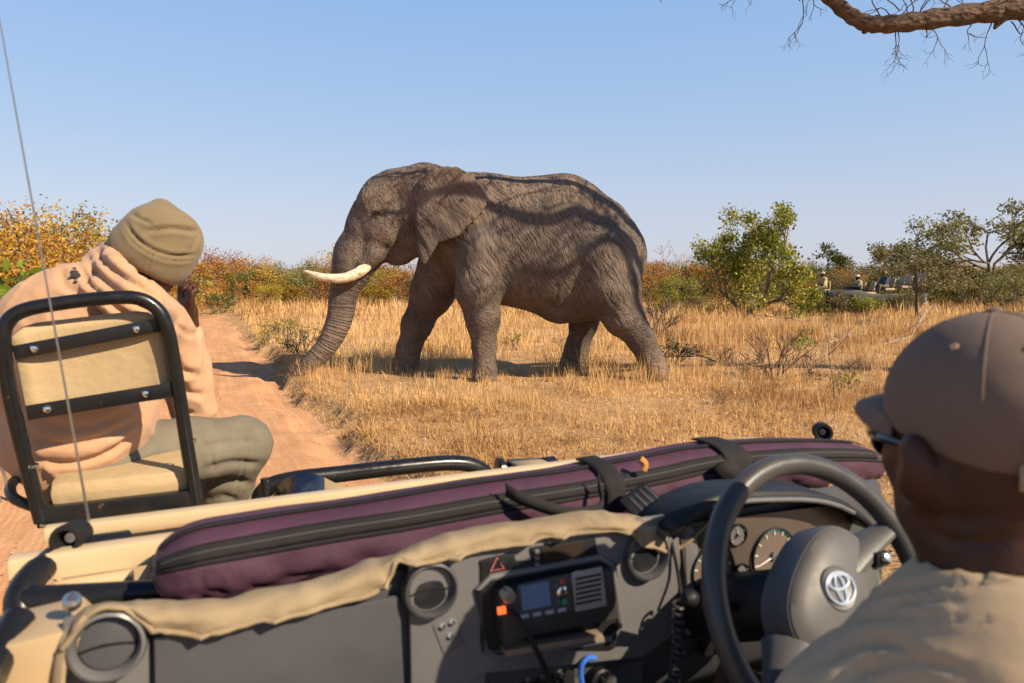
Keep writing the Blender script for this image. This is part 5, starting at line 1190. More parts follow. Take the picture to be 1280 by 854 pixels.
# ------------------------------------------------------------------ loose things on the dash
def to_world(p): p = np.asarray(p, float); return np.array([(p[0] + VEH_C) * CY - p[1] * SY, (p[0] + VEH_C) * SY + p[1] * CY, p[2]])
def dash_cover():
    low = [(78, 815), (100, 785), (122, 766), (150, 762), (172, 775), (200, 791), (240, 795), (285, 785), (330, 773), (380, 766), (430, 756), (470, 742), (487, 722), (494, 703), (510, 701), (540, 702), (580, 692), (620, 684), (660, 676), (700, 669), (740, 665), (775, 664), (792, 670), (802, 680), (815, 683), (832, 690)]
    top = [(95, 772), (112, 758), (135, 752), (165, 750), (195, 752), (230, 752), (270, 748), (310, 743), (350, 738), (390, 730), (430, 718), (460, 706), (480, 697), (500, 688), (520, 680), (550, 674), (590, 664), (630, 657), (665, 653), (700, 649), (735, 646), (765, 644), (790, 644), (808, 648), (822, 655), (836, 664)]
    lo = spline(low, 4); tp = spline(top, 4); n = len(lo); G = []
    for r, (s, v) in enumerate(((0.0, 0.903), (0.25, 0.904), (0.5, 0.906), (0.78, 0.915), (1.0, 0.940))):
        row = []
        for i in range(n):
            q = lo[i] * (1 - s) + tp[i] * s; p = veh(q[0], q[1], v); w = fbm(np.array([[i * .16, r * .5, 3.3]]), 3)[0]; rg = 1 - abs(vnoise(np.array([i * .23 + r * .12, r * .25, 8.1]))); rg = max(0, rg - .6) * 2.5
            p[1] += 0.007 * w - 0.010 * rg; p[2] += 0.004 * w + (0.006 * rg if r > 2 else -.0015 * rg * (r == 0)); row.append(p)
        G.append(row)
    for dv, dz in ((0.02, -0.004), (0.05, -0.03), (0.09, -0.065)): G.append([p + np.array([0, dv, dz + .004 * float(vnoise(np.array([p[0] * 12, dv * 30, 1.]))) ]) for p in G[4]])
    b = MB().grid(G); W = empty('dash_cover', VEH.location, YAW_VEH); 
    o = b.build('canvas_sheet', CANVAS, W, angle=80); solid(o, 0.003); md = o.modifiers.new('sub', 'SUBSURF'); md.levels = md.render_levels = 1
    # hem along the lower edge
    MB().tube([p + np.array([0, -.002, 0]) for p in G[0]], 0.0035, 7).build('hem', CANVAS, W)
    # trim hanging at the left end
    P = spline([veh(98, 770, .93), veh(84, 800, .915), veh(76, 830, .91), veh(74, 870, .905), veh(80, 930, .90)], 5); MB().tube(P, 0.008, 8, squash=0.5).build('hanging_edge', CANVAS, W)
    # strip over the right-hand dials
    P = spline([veh(838, 662, .95), veh(860, 652, .96), veh(900, 641, .97), veh(925, 632, .98)], 5); MB().tube(P, 0.007, 8, squash=0.5).build('trailing_edge', CANVAS, W)
    P = spline([veh(830, 688, .93), veh(850, 684, .92), veh(866, 672, .915), veh(884, 655, .92), veh(905, 645, .93)], 5); MB().tube(P, 0.006, 8, squash=0.6).build('drooping_edge', CANVAS, W)
    tag(W, 'sand-coloured canvas cover draped over the edge of the grey dashboard', 'dash cover')
def gun_bag():
    W = empty('gun_bag', VEH.location, YAW_VEH); V = 1.13
    cen = [(190, 713), (200, 712), (240, 702), (300, 693), (400, 676), (500, 660), (600, 641), (700, 624), (800, 606), (860, 592), (920, 583), (1000, 577), (1070, 578), (1096, 580)]
    half = [4, 26, 40, 44, 44, 42, 39, 36, 36, 34, 31, 27, 22, 5]
    C = spline(cen, 14); H = spline([[h] for h in half], 14)[:, 0]; n = len(C); NA = 56
    pts = np.array([veh(x, y, V) for x, y in C]); up = np.array([veh(x, y - h, V)[2] - veh(x, y, V)[2] for (x, y), h in zip(C, H)])
    rz = np.maximum(up, .002); ry = np.minimum(np.maximum(rz * 1.5, .004), 0.075)
    A = np.linspace(0, 2 * math.pi, NA + 1)[:-1]
    def surf(i, a, off=0.0):
        ca, sa = np.cos(a), np.sin(a); e = 0.72; cx = np.sign(ca) * abs(ca) ** e; sx = np.sign(sa) * abs(sa) ** e
        p = pts[i]; wr = fbm(np.array([[p[0] * 22, sx * 1.6, 2.0]]), 3)[0]; big = fbm(np.array([[p[0] * 6, cx, sx + 5.0]]), 2)[0]
        low = np.clip(0.35 - sx, 0, 1.3); rid = 1 - abs(vnoise(np.array([p[0] * 30 + 2 * big, sx * 1.1, 4.0]))); k = 1 + 0.09 * wr * low + 0.05 * big - 0.10 * max(0, rid - .75) * 4 * low
        return np.array([p[0] + .004 * wr, p[1] + ry[i] * cx * k + off * cx, p[2] + rz[i] * sx * k + off * sx])
    G = [[surf(i, a) for a in A] for i in range(n)]
    MB().grid(G, closed_u=True).build('padded_body', NYLON, W, angle=120)
    def band(name, a0, a1, i0, i1, off, m, k=5, par=W):
        g = [[surf(i, a, off) for a in np.linspace(a0, a1, k)] for i in range(i0, i1)]
        return solid(MB().grid(g).build(name, m, par, angle=120), 0.003, 1.0)
    r = math.radians
    zb = band('zip_band', r(158), r(132), 14, n - 15, .0022, WEB)
    g = [surf(i, r(146), .0055) for i in range(16, n - 17)]; MB().tube(g, 0.0016, 6).build('zip_teeth', pm('zip_nylon', (0.05, 0.04, 0.042), rough=0.6), zb)
    band('lower_piping', r(166), r(160), 10, n - 12, .0028, WEB, 3); band('end_piping', r(100), r(94), 14, n - 14, .002, WEB, 3)
    # carrying handle, straps, zip pull
    def P(x, y, v): return veh(x, y, v)
    b = MB(); 
    path = spline([P(632, 612, 1.05), P(650, 622, 1.03), P(680, 633, 1.02), P(710, 641, 1.015), P(735, 640, 1.015), P(752, 632, 1.02), P(748, 600, 1.04)], 6)
    rows = []
    for q in path: rows.append([q + np.array([0, 0.0, .011]), q + np.array([0, -.003, 0]), q + np.array([0, 0, -.011])])
    solid(b.grid(rows).build('carry_handle', WEB, W, angle=80), .004)
    i = int(np.argmin(abs(C[:, 0] - 742)))
    g = [[surf(j, a, .006) for a in np.linspace(r(75), r(190), 14)] for j in range(i - 2, i + 2)]; solid(MB().grid(g).build('handle_loop', WEB, W, angle=80), .004)
    i = int(np.argmin(abs(C[:, 0] - 888))); 
    g = [[surf(j, a, .006) for a in np.linspace(r(70), r(215), 16)] for j in range(i - 3, i + 5)]; solid(MB().grid(g).build('end_strap', WEB, W, angle=80), .004)
    q = [P(912, 572, 1.04), P(935, 598, 1.03), P(905, 602, 1.03), P(892, 585, 1.04)]
    solid(MB().add(q, [(0, 1, 2, 3)]).build('strap_tongue', WEB, W), .006)
    MB().tube(spline([P(800, 574, 1.055), P(806, 580, 1.05), P(804, 588, 1.05)], 3), 0.007, 8).build('zip_pull', pm('orange_cord', (0.50, 0.20, 0.045), rough=0.7), W)
    tag(W, 'long padded plum-coloured gun bag with black zip lying along the dashboard', 'bag')
def handheld():
    W = empty('handset', VEH.location, YAW_VEH)
    c = Vector(veh(800, 630, 1.0)); M = Matrix.Rotation(math.radians(-28), 4, 'Y') @ Matrix.Rotation(math.radians(35), 4, 'X')
    MB().box(c, (0.062, 0.05, 0.034), M, 0.008).build('shell', BLACKP, W)
    for k in range(4): MB().box(c + M.to_3x3() @ Vector((-.012 + .012 * k, -.004, .0172)), (0.004, 0.036, 0.003), M, 0.001).build('rib', DASHM, W)
    MB().box(c + M.to_3x3() @ Vector((-.0315, -.012, .006)), (0.004, 0.030, 0.006), M, 0.001).build('orange_stripe', pm('signal_orange', (0.85, 0.10, 0.02), rough=0.4), W)
    P = spline([veh(822, 642, .97), veh(834, 660, .93), veh(842, 690, .91), veh(848, 720, .90), veh(852, 750, .88)], 6); MB().tube(P, 0.003, 7).build('lead', RUBBER, W)
    tag(W, 'black ribbed handset with an orange stripe lying between bag and dash', 'handset')
dash_cover(); gun_bag(); handheld()
# ------------------------------------------------------------------ people
SKIN = None
def skin_mat():
    t = NT('dark_brown_skin'); c = t.co(); f = t.noise(c, 14, 5)
    col = t.ramp(f, [(0.3, (0.036, 0.0135, 0.007)), (0.7, (0.070, 0.027, 0.014))])
    n = t.bump(t.noise(c, 260, 3), 0.5, 0.001); n = t.bump(t.noise(c, 40, 3), 0.15, 0.002, n)
    t.fin(col, t.ramp(f, [(0.3, 0.42), (0.7, 0.55)]), 0, n, Subsurface_Weight=0.05, Subsurface_Scale=0.01, Specular_IOR_Level=0.3); return t.m
SKIN = skin_mat()
def fleece(name, c1, c2):
    t = NT(name); c = t.co(); col = t.ramp(t.noise(c, 5, 5, 0.6), [(0.3, c2), (0.7, c1)])
    n = t.bump(t.noise(c, 9, 3, 0.5), 0.3, 0.03); n = t.bump(t.noise(c, 420, 3, 0.7), 0.35, 0.0012, n)
    return t.fin(col, 0.95, 0, n, Sheen_Weight=0.10, Sheen_Roughness=0.6, Specular_IOR_Level=0.2)
def denim(name, c1, c2):
    t = NT(name); c = t.co(); col = t.ramp(t.noise(c, 8, 6, 0.65), [(0.3, c2), (0.7, c1)])
    n = t.bump(t.noise(t.mapping(c, (1, 1, 1.6)), 11, 3, 0.5), 0.25, 0.012); n = t.bump(t.noise(c, 700, 2), 0.3, 0.0006, n)
    return t.fin(col, 0.85, 0, n)
HOODIE = fleece('peach_fleece', (0.47, 0.275, 0.160), (0.40, 0.23, 0.132))
BEANIE = fleece('olive_fleece', (0.185, 0.138, 0.078), (0.15, 0.110, 0.060))
TROUSER = denim('grey_green_twill', (0.158, 0.136, 0.095), (0.108, 0.092, 0.064))
SHIRT = denim('khaki_shirt', (0.43, 0.315, 0.19), (0.37, 0.265, 0.157))
CAPM = denim('taupe_cap', (0.155, 0.104, 0.076), (0.12, 0.080, 0.058))
CAPTRIM = denim('beige_trim', (0.36, 0.25, 0.16), (0.31, 0.21, 0.135))
BOOT = pm('boot_leather', (0.07, 0.045, 0.03), rough=0.6, bump=0.3, bscale=60)
def folds(amp, freq, dirs, seed=0.0):
    """cloth creases: ridged wavering waves along given directions"""
    def f(V, n):
        d = np.zeros(len(V))
        for (dx, dy, dz, k) in dirs:
            u = V @ np.array([dx, dy, dz]); w = fbm(V * 5 + seed + k * 3, 2)
            r = 1 - np.abs(np.sin(u * freq * k + 3.2 * w)); d += (r ** 2 - .35) * np.clip(0.5 + 1.2 * fbm(V * 3.3 + 9 * k + seed, 2), 0, 1.2)
        return amp * d + amp * 0.25 * fbm(V * 6 + seed, 2)
    return f
def creases_at(lines, base=None):
    """pressed folds along polylines given as photo directions; each line = (points, depth, half-width in pixels)"""
    def f(V, n):
        d = V - np.array([0, 0, CAM_Z]); fz = d @ _fw; P = np.stack([640 + FPX * d[:, 0] / fz, 427 - FPX * (d @ _up) / fz], 1)
        facing = np.clip(-(n * d).sum(1) / np.linalg.norm(d, axis=1) * 3 + .3, 0, 1); o = base(V, n) if base else np.zeros(len(V))
        for pts, amp, w in lines:
            Q = spline(pts, 6); best = np.full(len(V), 1e9); tt = np.zeros(len(V))
            for i in range(len(Q) - 1):
                e = Q[i + 1] - Q[i]; t = np.clip(((P - Q[i]) @ e) / (e @ e + 1e-9), 0, 1); dd = ((P - Q[i] - t[:, None] * e) ** 2).sum(1); m = dd < best; best = np.where(m, dd, best); tt = np.where(m, (i + t) / (len(Q) - 1), tt)
            fade = np.clip(np.minimum(tt, 1 - tt) * 6 + .15, 0, 1); o = o + facing * fade * amp * (-np.exp(-best / w ** 2) + 0.55 * np.exp(-best / (2.4 * w) ** 2))
        return o
    return f
def finish(S, name, m, parent, disp=None, sm=1, org=(0, 0, 0)):
    me = S.mesh(name, sm, disp); 
    V = np.empty(len(me.vertices) * 3, np.float32); me.vertices.foreach_get('co', V); V = V.reshape(-1, 3)
    me.vertices.foreach_set('co', (V - np.array(org, np.float32)).ravel()); me.update()
    return link(name, me, m, parent), V
def hand(S, wrist, palm_dir, side_dir, curl=0.6, size=1.0, k=0.006):
    """palm, four unequal bent fingers and a thumb leaving the side of the palm"""
    w = Vector(wrist); d = Vector(palm_dir).normalized(); s = Vector(side_dir); s = (s - d * s.dot(d)).normalized(); nrm = d.cross(s)
    z = size; S.cap(w, w + d * .05 * z, .024 * z, .030 * z, .012); 
    for q in (-.022, -.008, .008, .022): S.cap(w + d * .02 * z + s * q * .6 * z, w + d * .085 * z + s * q * 1.15 * z, .014 * z, .0115 * z, .012)
    for i, (q, L) in enumerate(((-.030, .070), (-.010, .080), (.010, .075), (.029, .058))):
        p = w + d * .088 * z + s * q * z; a = 0.0; dd = d
        for j, (f, r) in enumerate(((.45, .0098), (.32, .0088), (.23, .0078))):
            a = curl * (0.6 + 0.5 * j); dd = (d * math.cos(a * (j + .4)) + nrm * math.sin(a * (j + .4))); q2 = p + dd * L * f * z; S.cap(p, q2, r * z, r * .92 * z, 0.003); p = q2
    p = w + d * .025 * z - s * .024 * z; q1 = p + (d * .6 - s * .65 + nrm * .35).normalized() * .04 * z; q2 = q1 + (d * .8 - s * .15 + nrm * .5).normalized() * .032 * z
    S.cap(p, q1, .014 * z, .012 * z, .008); S.cap(q1, q2, .0115 * z, .0095 * z, .003)

def head_sdf(S, C, face, up, z=1.0, k=0.02):
    """a head: cranium, brow, cheeks, nose, lips, jaw, ears; C = centre of the cranium"""
    f = Vector(face).normalized(); u = Vector(up); u = (u - f * u.dot(f)).normalized(); r = f.cross(u)
    M = Matrix((r, f, u)).transposed(); Pt = lambda a, b, c: np.array(Vector(C) + r * a * z + f * b * z + u * c * z)
    E = lambda a, b, c, ra, rb, rc, kk=k, neg=False: S.ell(Pt(a, b, c), (ra * z, rb * z, rc * z), kk, M, neg)
    E(0, -.005, .02, .076, .097, .088); E(0, .035, -.045, .062, .060, .072); E(0, .060, -.095, .040, .035, .028)
    E(0, .088, .022, .045, .014, .014, .015); 
    for sd in (-1, 1):
        E(sd * .036, .062, -.028, .026, .026, .024); E(sd * .052, .02, -.075, .018, .032, .026)
        E(sd * .032, .094, .000, .017, .012, .011, .008, True); E(sd * .032, .083, .000, .013, .013, .012, .003)
        E(sd * .089, -.016, -.018, .014, .020, .034, .004); E(sd * .103, -.006, -.013, .009, .010, .018, .003, True); E(sd * .081, .002, -.044, .010, .010, .011, .004)
    E(0, .104, -.022, .014, .016, .026, .010); E(0, .110, -.036, .019, .014, .011, .008)
    E(0, .095, -.064, .026, .014, .008, .005); E(0, .093, -.077, .023, .013, .008, .005)
    return Pt

def tracker():
    o = to_world
    root_l = np.array([-0.74, 2.42, 1.20]); W = empty('person', tuple(to_world(root_l))); org = to_world(root_l)
    v = lambda x, y, d: o(veh(x, y, d + 0.10))
    pel = v(112, 575, 2.34); waist = v(108, 520, 2.32); chest = v(110, 445, 2.33); upc = v(122, 392, 2.34); neck = v(160, 352, 2.36); headc = v(192, 318, 2.38)
    ls, le, lw = v(42, 402, 2.33), v(18, 500, 2.46), v(40, 575, 2.70)
    rs, re, rw = v(205, 412, 2.44), v(243, 512, 2.60), v(238, 408, 2.55)
    rh, rk, ra = v(138, 574, 2.36), v(304, 556, 2.56), v(264, 660, 2.66); rt = ra + np.array([0.02, .06, -.28])
    lh, lk, la = v(84, 592, 2.38), o((-0.80, 2.80, 1.17)), o((-0.76, 2.86, 0.86)); lt = la + np.array([-.02, .05, -.1])
    # bare figure: one continuous body
    S = SDF(0.0085)
    face = Vector(v(262, 372, 2.52) - headc); uph = Vector(headc - neck); uph = Vector((-0.05, -0.25, 0.9))
    Pt = head_sdf(S, headc, face, uph, 0.98)
    S.chain([headc - np.array([0, 0, .06]), neck, upc], [.056, .055, .07], .03)
    S.chain([upc, chest, waist, pel], [.11, .13, .12, .13], .06)
    S.chain([ls, le, lw], [.045, .036, .026], .02); S.chain([rs, re, rw], [.045, .040, .026], .02)
    S.chain([rh, rk, ra], [.065, .05, .035], .02); S.chain([lh, lk, la], [.065, .05, .035], .02)
    hd = v(232, 372, 2.52) - rw; hand(S, rw, Vector(hd), Vector((0.75, -.55, 0.1)), 0.75, 1.12)
    hand(S, lw, Vector((-.3, .8, -.4)), Vector((.9, .3, 0)), 0.35, 1.0)
    finish(S, 'body', SKIN, W, None, 1, org)
    # hoodie
    S = SDF(0.0095)
    S.chain([upc, chest], [.160, .172], .08, (1, 1, 1)); S.chain([chest, waist], [.172, .160], .08); S.chain([waist, v(95, 556, 2.34)], [.160, .165], .08)
    S.chain([v(70, 395, 2.33), v(160, 395, 2.37)], [.12, .12], .08); S.chain([v(62, 548, 2.34), v(140, 515, 2.36)], [.12, .11], .08)
    S.chain([ls, le], [.088, .066], .06); S.chain([le, lw], [.066, .048], .03)
    S.chain([rs, re], [.092, .073], .06); S.chain([re, re + (rw - re) * .55, re + (rw - re) * .88], [.070, .056, .045], .03)
    S.chain([v(150, 390, 2.32), v(175, 385, 2.30), v(205, 398, 2.36)], [.07, .06, .05], .05)
    # hood gathered round the neck: three rolls
    for q, (off, r) in enumerate(((0, .030), (1, .028), (2, .026))):
        dx, dy, dd = -14 * off, 15 * off, 0.0
        S.chain([v(136 + dx, 310 + dy * .6, 2.42), v(147 + dx, 332 + dy, 2.20 + dd), v(168 + dx, 357 + dy, 2.125 + dd), v(192 + dx * .7, 379 + dy, 2.12 + dd), v(211 + dx * .35, 392 + dy * .5, 2.24), v(217, 389 + dy * .3, 2.40)], [r * .7, r, r, r, r * .85, r * .6], .006)
    S.chain([v(128, 330, 2.44), v(150, 356, 2.36), v(180, 378, 2.33), v(205, 390, 2.38)], [.05, .055, .05, .04], .03)
    # open neck
    S.cap(headc + np.array([0, 0, -.01]), neck + np.array([0.0, .0, .01]), .088, .05, .01); S.p[-1] = S.p[-1][:-1] + (-1,)
    cuts = creases_at([([(120, 314), (137, 334), (175, 360), (212, 380)], .022, 4.5), ([(108, 320), (124, 346), (160, 374), (200, 394)], .022, 4.5), ([(98, 328), (112, 356), (146, 386), (186, 404)], .020, 4.5), ([(76, 334), (80, 356), (100, 368), (128, 372)], .014, 5),
        ([(22, 392), (60, 372), (96, 376)], .012, 6), ([(8, 420), (4, 470), (12, 520)], .012, 6), ([(30, 545), (80, 556), (130, 545), (178, 522)], .020, 5), ([(20, 568), (80, 580), (130, 568), (170, 540)], .020, 5), ([(60, 530), (110, 535), (160, 512)], .014, 5), ([(214, 440), (228, 462), (250, 470)], .018, 5), ([(218, 470), (236, 492), (256, 494)], .018, 5), ([(206, 492), (222, 512), (246, 520)], .016, 5), ([(220, 405), (236, 418), (254, 414)], .012, 4)],
        folds(0.007, 20, ((.3, .2, 1, 1.0), (.8, .1, .5, 0.8)), 2.0))
    ob, V = finish(S, 'hoodie', HOODIE, W, cuts, 2, org)
    # embroidered animal emblem on the back of the shoulder
    camp = np.array([0, 0, CAM_Z]); d = V - camp; py = 427 - FPX * ((d @ _up) / (d @ _fw)); pxx = 640 + FPX * d[:, 0] / (d @ _fw); dep = d @ _fw
    n = np.array([0.0] * 3); me = ob.data; N = np.empty(len(me.vertices) * 3, np.float32); me.vertices.foreach_get('normal', N) if False else None
    def surf(x, y):
        e = np.hypot(pxx - x, py - y); i = np.argsort(e)[:24]; i = i[np.argmin(dep[i])]; return V[i]
    dark = pm('navy_thread', (0.022, 0.018, 0.026), rough=0.8, bump=0.3, bscale=400, bdist=0.001); b = MB()
    for (x, y, r) in ((92, 342, .011), (96, 338, .009), (89, 337, .005), (88, 344, .005), (93, 348, .0055), (98, 344, .005), (99, 340, .005), (95, 334, .005)):
        p = surf(x, y); q = Vector(p + (camp - p) / np.linalg.norm(camp - p) * .004) - Vector(org); ax = Vector(camp - p).normalized()
        b.lathe([(r, -.012), (r, .0), (r * .6, .0008), (.0005, .001)], q, ax, 12, False)
    b.build('embroidered_emblem', dark, ob)
    # trousers, boots
    S = SDF(0.0095)
    S.chain([pel + np.array([0, 0, -.01]), (rh + lh) / 2], [.16, .15], .05)
    S.chain([rh, rh * .45 + rk * .55, rk], [.115, .108, .098], .04); S.chain([rk, rk * .5 + ra * .5, ra, rt], [.096, .084, .074, .068], .03)
    S.chain([lh, lk], [.115, .088], .04); S.chain([lk, la, lt], [.085, .07, .066], .03)
    finish(S, 'trousers', TROUSER, W, creases_at([([(150, 590), (190, 575), (235, 572)], .014, 5), ([(90, 612), (140, 596), (190, 592)], .012, 5), ([(250, 548), (262, 566), (268, 590)], .010, 3), ([(252, 560), (290, 552), (322, 552)], .010, 4), ([(256, 586), (290, 578), (326, 580)], .018, 5), ([(252, 606), (284, 600), (316, 604)], .016, 5), ([(256, 626), (280, 620), (300, 628)], .014, 5), ([(228, 545), (232, 565), (240, 585)], .010, 3), ([(300, 530), (308, 560), (300, 600), (285, 640)], .007, 2.5)], folds(0.006, 26, ((.6, .3, 1, 1.0), (1, .2, -.3, .8)), 5.0)), 2, org)
    for a, t in ((ra, rt), (la, lt)):
        S = SDF(0.0095); S.chain([t, t + np.array([0, 0, -.10])], [.05, .05], .03); S.chain([t + np.array([0, 0, -.115]), t + np.array([-.05, .12, -.125])], [.045, .042], .03); finish(S, 'boot', BOOT, W, None, 1, org)
    # beanie: turned-up brim and slouched crown, tilted with the head
    S = SDF(0.0065); bc = v(187, 322, 2.385)
    M = (Matrix.Rotation(math.radians(30), 3, 'Y') @ Matrix.Rotation(math.radians(-8), 3, 'X')); ax = M @ Vector((0, 0, 1)); bx = M @ Vector((1, 0, 0)); by = M @ Vector((0, 1, 0))
    L = lambda a, b, c: np.array(Vector(bc) + bx * a + by * b + ax * c)
    S.ell(L(0, 0, .005), (.124, .132, .098), .02, M); S.ell(L(.0, 0, .060), (.112, .120, .090), .04, M)
    S.ell(L(.012, 0, .098), (.098, .108, .078), .05, M); S.chain([L(-.04, 0, .125), L(-.052, 0, .158)], [.05, .018], .05)
    pn = np.array(ax, np.float32); p0 = L(0, 0, -.045).astype(np.float32)
    S.fn(lambda P: (P - p0) @ pn, bc - .4, bc + .4, .01, True)
    S.ell(L(0, 0, -.05), (.100, .108, .05), .008, M, True)
    # brim seam, second seam, crown fold
    finish(S, 'beanie', BEANIE, W, creases_at([([(157, 278), (171, 298), (193, 313), (218, 320), (244, 319)], .016, 3.0), ([(154, 284), (168, 304), (191, 319), (217, 326), (242, 325)], .010, 2.2), ([(184, 290), (206, 286), (229, 287), (247, 290)], .026, 3.4), ([(246, 294), (244, 303), (241, 312)], .012, 2.5), ([(172, 272), (195, 266), (222, 268)], .010, 5), ([(192, 314), (187, 328), (183, 340)], .005, 1.6), ([(165, 268), (180, 276), (190, 280)], .012, 3)], folds(0.0015, 24, ((.3, .2, 1, 1.0),), 8.0)), 1, org)
    tag(W, 'person in peach hoodie and olive beanie on the bonnet seat, chin on hand', 'person')

def driver():
    C = at_y(1236, 551, 0.695); org = np.array([C[0], C[1] - .1, 0.92]); W = empty('person', tuple(org))
    face = Vector((-0.11, 1, -0.04)); up = Vector((-0.03, 0.06, 1))
    neck = C + np.array([.0, -.040, -.14]); sh = C + np.array([0.01, -.055, -.190])
    ls = np.array([C[0] - .150, C[1] - .04, C[2] - .285]); rs = np.array([C[0] + .19, C[1] - .10, C[2] - .23])
    wheel = np.array(to_world(veh(1016, 750, 0.70)))
    lw = wheel + np.array([-.135, -.05, -.205]); le = np.array([ls[0] + .00, ls[1] + .02, ls[2] - .27]) ; le = (ls + lw) / 2 + np.array([-.02, -.04, -.16])
    rw = wheel + np.array([.20, .02, -.12]); re = (rs + rw) / 2 + np.array([.05, -.05, -.16])
    hip = np.array([C[0] + .01, C[1] - .16, 0.99]); wst = (hip + sh) / 2
    fwd = np.array([-SY, CY, 0]); rgt = np.array([CY, SY, 0])
    S = SDF(0.0065); Pt = head_sdf(S, C, face, up, 1.06)
    S.chain([C + np.array([0, -.03, -.05]), neck, sh], [.068, .064, .055], .04)
    S.chain([sh + np.array([0, 0, -.05]), wst, hip], [.07, .10, .12], .06)
    for a, e, w in ((ls, le, lw), (rs, re, rw)): S.chain([sh + np.array([0, 0, -.05]), a, e, w], [.04, .036, .036, .027], .02)
    hand(S, lw, Vector((.3, .5, .55)), Vector((.8, -.5, 0)), 0.95, 1.0); hand(S, rw, Vector((-.3, .5, .5)), Vector((-.8, -.4, 0)), 0.95, 1.0)
    for sd in (-1, 1):
        hp = hip + rgt * sd * .10; kn = hp + fwd * .40 + np.array([0, 0, .06]) + rgt * sd * .04; an = kn + fwd * .10 + np.array([0, 0, -.36]); S.chain([hp, kn, an], [.085, .062, .042], .03)
    finish(S, 'body', SKIN, W, creases_at([([(1165, 668), (1215, 680), (1275, 672)], .006, 6), ([(1160, 640), (1210, 648), (1275, 640)], .004, 6)]), 1, org)
    # shirt with collar, yoke and sleeves
    S = SDF(0.0075)
    S.chain([sh + np.array([0, -.01, -.04]), wst, hip + np.array([0, 0, .08])], [.145, .165, .16], .08)
    S.chain([ls, sh + np.array([0, -.01, -.012]), rs], [.068, .092, .072], .06)
    S.chain([ls + np.array([.02, 0, .0]), le], [.078, .070], .05); S.chain([le, le * .45 + lw * .55], [.07, .056], .03)
    S.chain([rs, re], [.085, .072], .05); S.chain([re, re * .45 + rw * .55], [.07, .056], .03)
    ring = []
    for a in np.linspace(0, 2 * math.pi, 15):
        ring.append(neck + np.array([math.cos(a) * .086, math.sin(a) * .092 - .005, -.010 + .016 * math.sin(a) * -1]))
    S.chain(ring, [.017] * len(ring), .012)
    ring2 = [p + np.array([(p - neck)[0] * .34, (p - neck)[1] * .34, -.030]) for p in ring]; S.chain(ring2, [.014] * len(ring2), .012)
    S.cap(neck + np.array([0, 0, .08]), neck + np.array([0, 0, -.035]), .07, .074, .008); S.p[-1] = S.p[-1][:-1] + (-1,)
    S.chain([ls + np.array([.015, -.005, .078]), ls + np.array([.10, -.005, .092])], [.016, .014], .006)         # shoulder strap
    ob, V = finish(S, 'shirt', SHIRT, W, creases_at([([(1068, 748), (1120, 738), (1190, 730), (1260, 722)], .010, 6), ([(985, 800), (1060, 778), (1150, 772), (1260, 776)], .007, 4), ([(1010, 838), (1080, 806), (1150, 812)], .012, 8), ([(1060, 850), (1130, 826), (1210, 838)], .010, 8), ([(1090, 770), (1140, 752), (1200, 748)], .008, 6), ([(960, 850), (985, 826), (1010, 812)], .010, 6)], folds(0.004, 16, ((.7, .5, .6, 1.0), (.2, .9, .3, .8)), 11.0)), 2, org)
    # shorts
    S = SDF(0.010); S.chain([hip + rgt * -.09, hip + rgt * .09], [.15, .15], .05)
    for sd in (-1, 1):
        hp = hip + rgt * sd * .10; kn = hp + fwd * .40 + np.array([0, 0, .06]) + rgt * sd * .04; S.chain([hp, hp * .2 + kn * .8], [.115, .095], .04)
    finish(S, 'shorts', SHIRT, W, None, 1, org)
    for sd in (-1, 1):
        hp = hip + rgt * sd * .10; kn = hp + fwd * .40 + np.array([0, 0, .06]) + rgt * sd * .04; an = kn + fwd * .10 + np.array([0, 0, -.36]); S = SDF(0.010); S.chain([an + np.array([0, 0, .05]), an + np.array([0, 0, -.03]), an + fwd * .14 + np.array([0, 0, -.045])], [.05, .048, .042], .03); finish(S, 'boot', BOOT, W, None, 1, org)
    # cap: crown, opening with strap at the back, peak
    S = SDF(0.0045); f = face.normalized(); u = (up - f * up.dot(f)).normalized(); r = f.cross(u); M = Matrix((r, f, u)).transposed()
    Q = lambda a, b, c: np.array(Vector(C) + r * a + f * b + u * c)
    S.ell(Q(0, -.006, .032), (.0915, .112, .099), .01, M)
    def below(P): return (P - np.array(Q(0, 0, .004), np.float32)) @ np.array((u - f * 0.26).normalized(), np.float32)      # cut at the brow line
    lo, hi = C - .3, C + .3
    S.fn(lambda P: below(P), lo, hi, .004, True)
    S.ell(Q(0, -.118, .012), (.042, .05, .042), .006, M, True)                               # the opening
    cap, V = finish(S, 'cap', CAPM, W, None, 1, org)
    # peak
    G = []
    for i, s in enumerate(np.linspace(0, 1, 9)):
        row = []
        for a in np.linspace(-1, 1, 17):
            w = a * math.radians(72); reach = 0.072 * (1 - abs(a) ** 2.6); bx = math.sin(w) * .090; by = math.cos(w) * .108 - .004
            row.append(Vector(Q(bx * (1 - .0 * s), by + reach * s, .034 - .018 * s * s - .006 * s + .014 * (1 - (a * .9) ** 2) * s - 0.014 * abs(a))) - Vector(org))
        G.append(row)
    solid(MB().grid(G).build('peak', CAPM, cap, angle=80), .004)
    ring = lambda h, k, rng: [Vector(Q(math.sin(w) * .088 * k, -math.cos(w) * .108 * k - .006, h)) - Vector(org) for w in rng]
    e = ring(-.012, 1.0, np.linspace(-.62, .62, 15)); rows = [[p + u * d for p in e] for d in (-.012, .0, .011)]; solid(MB().grid(rows).build('strap', CAPTRIM, cap, angle=80), .003)
    arc = [Vector(Q(math.sin(t) * .046, -.1135 * math.sqrt(max(0.0, 1 - (math.sin(t) * .046 / .093) ** 2 - ((math.cos(t) * .042 + (.012 - .034)) / .104) ** 2 * .9)) - .007, .008 + math.cos(t) * .046)) - Vector(org) for t in np.linspace(-1.6, 1.6, 22)]
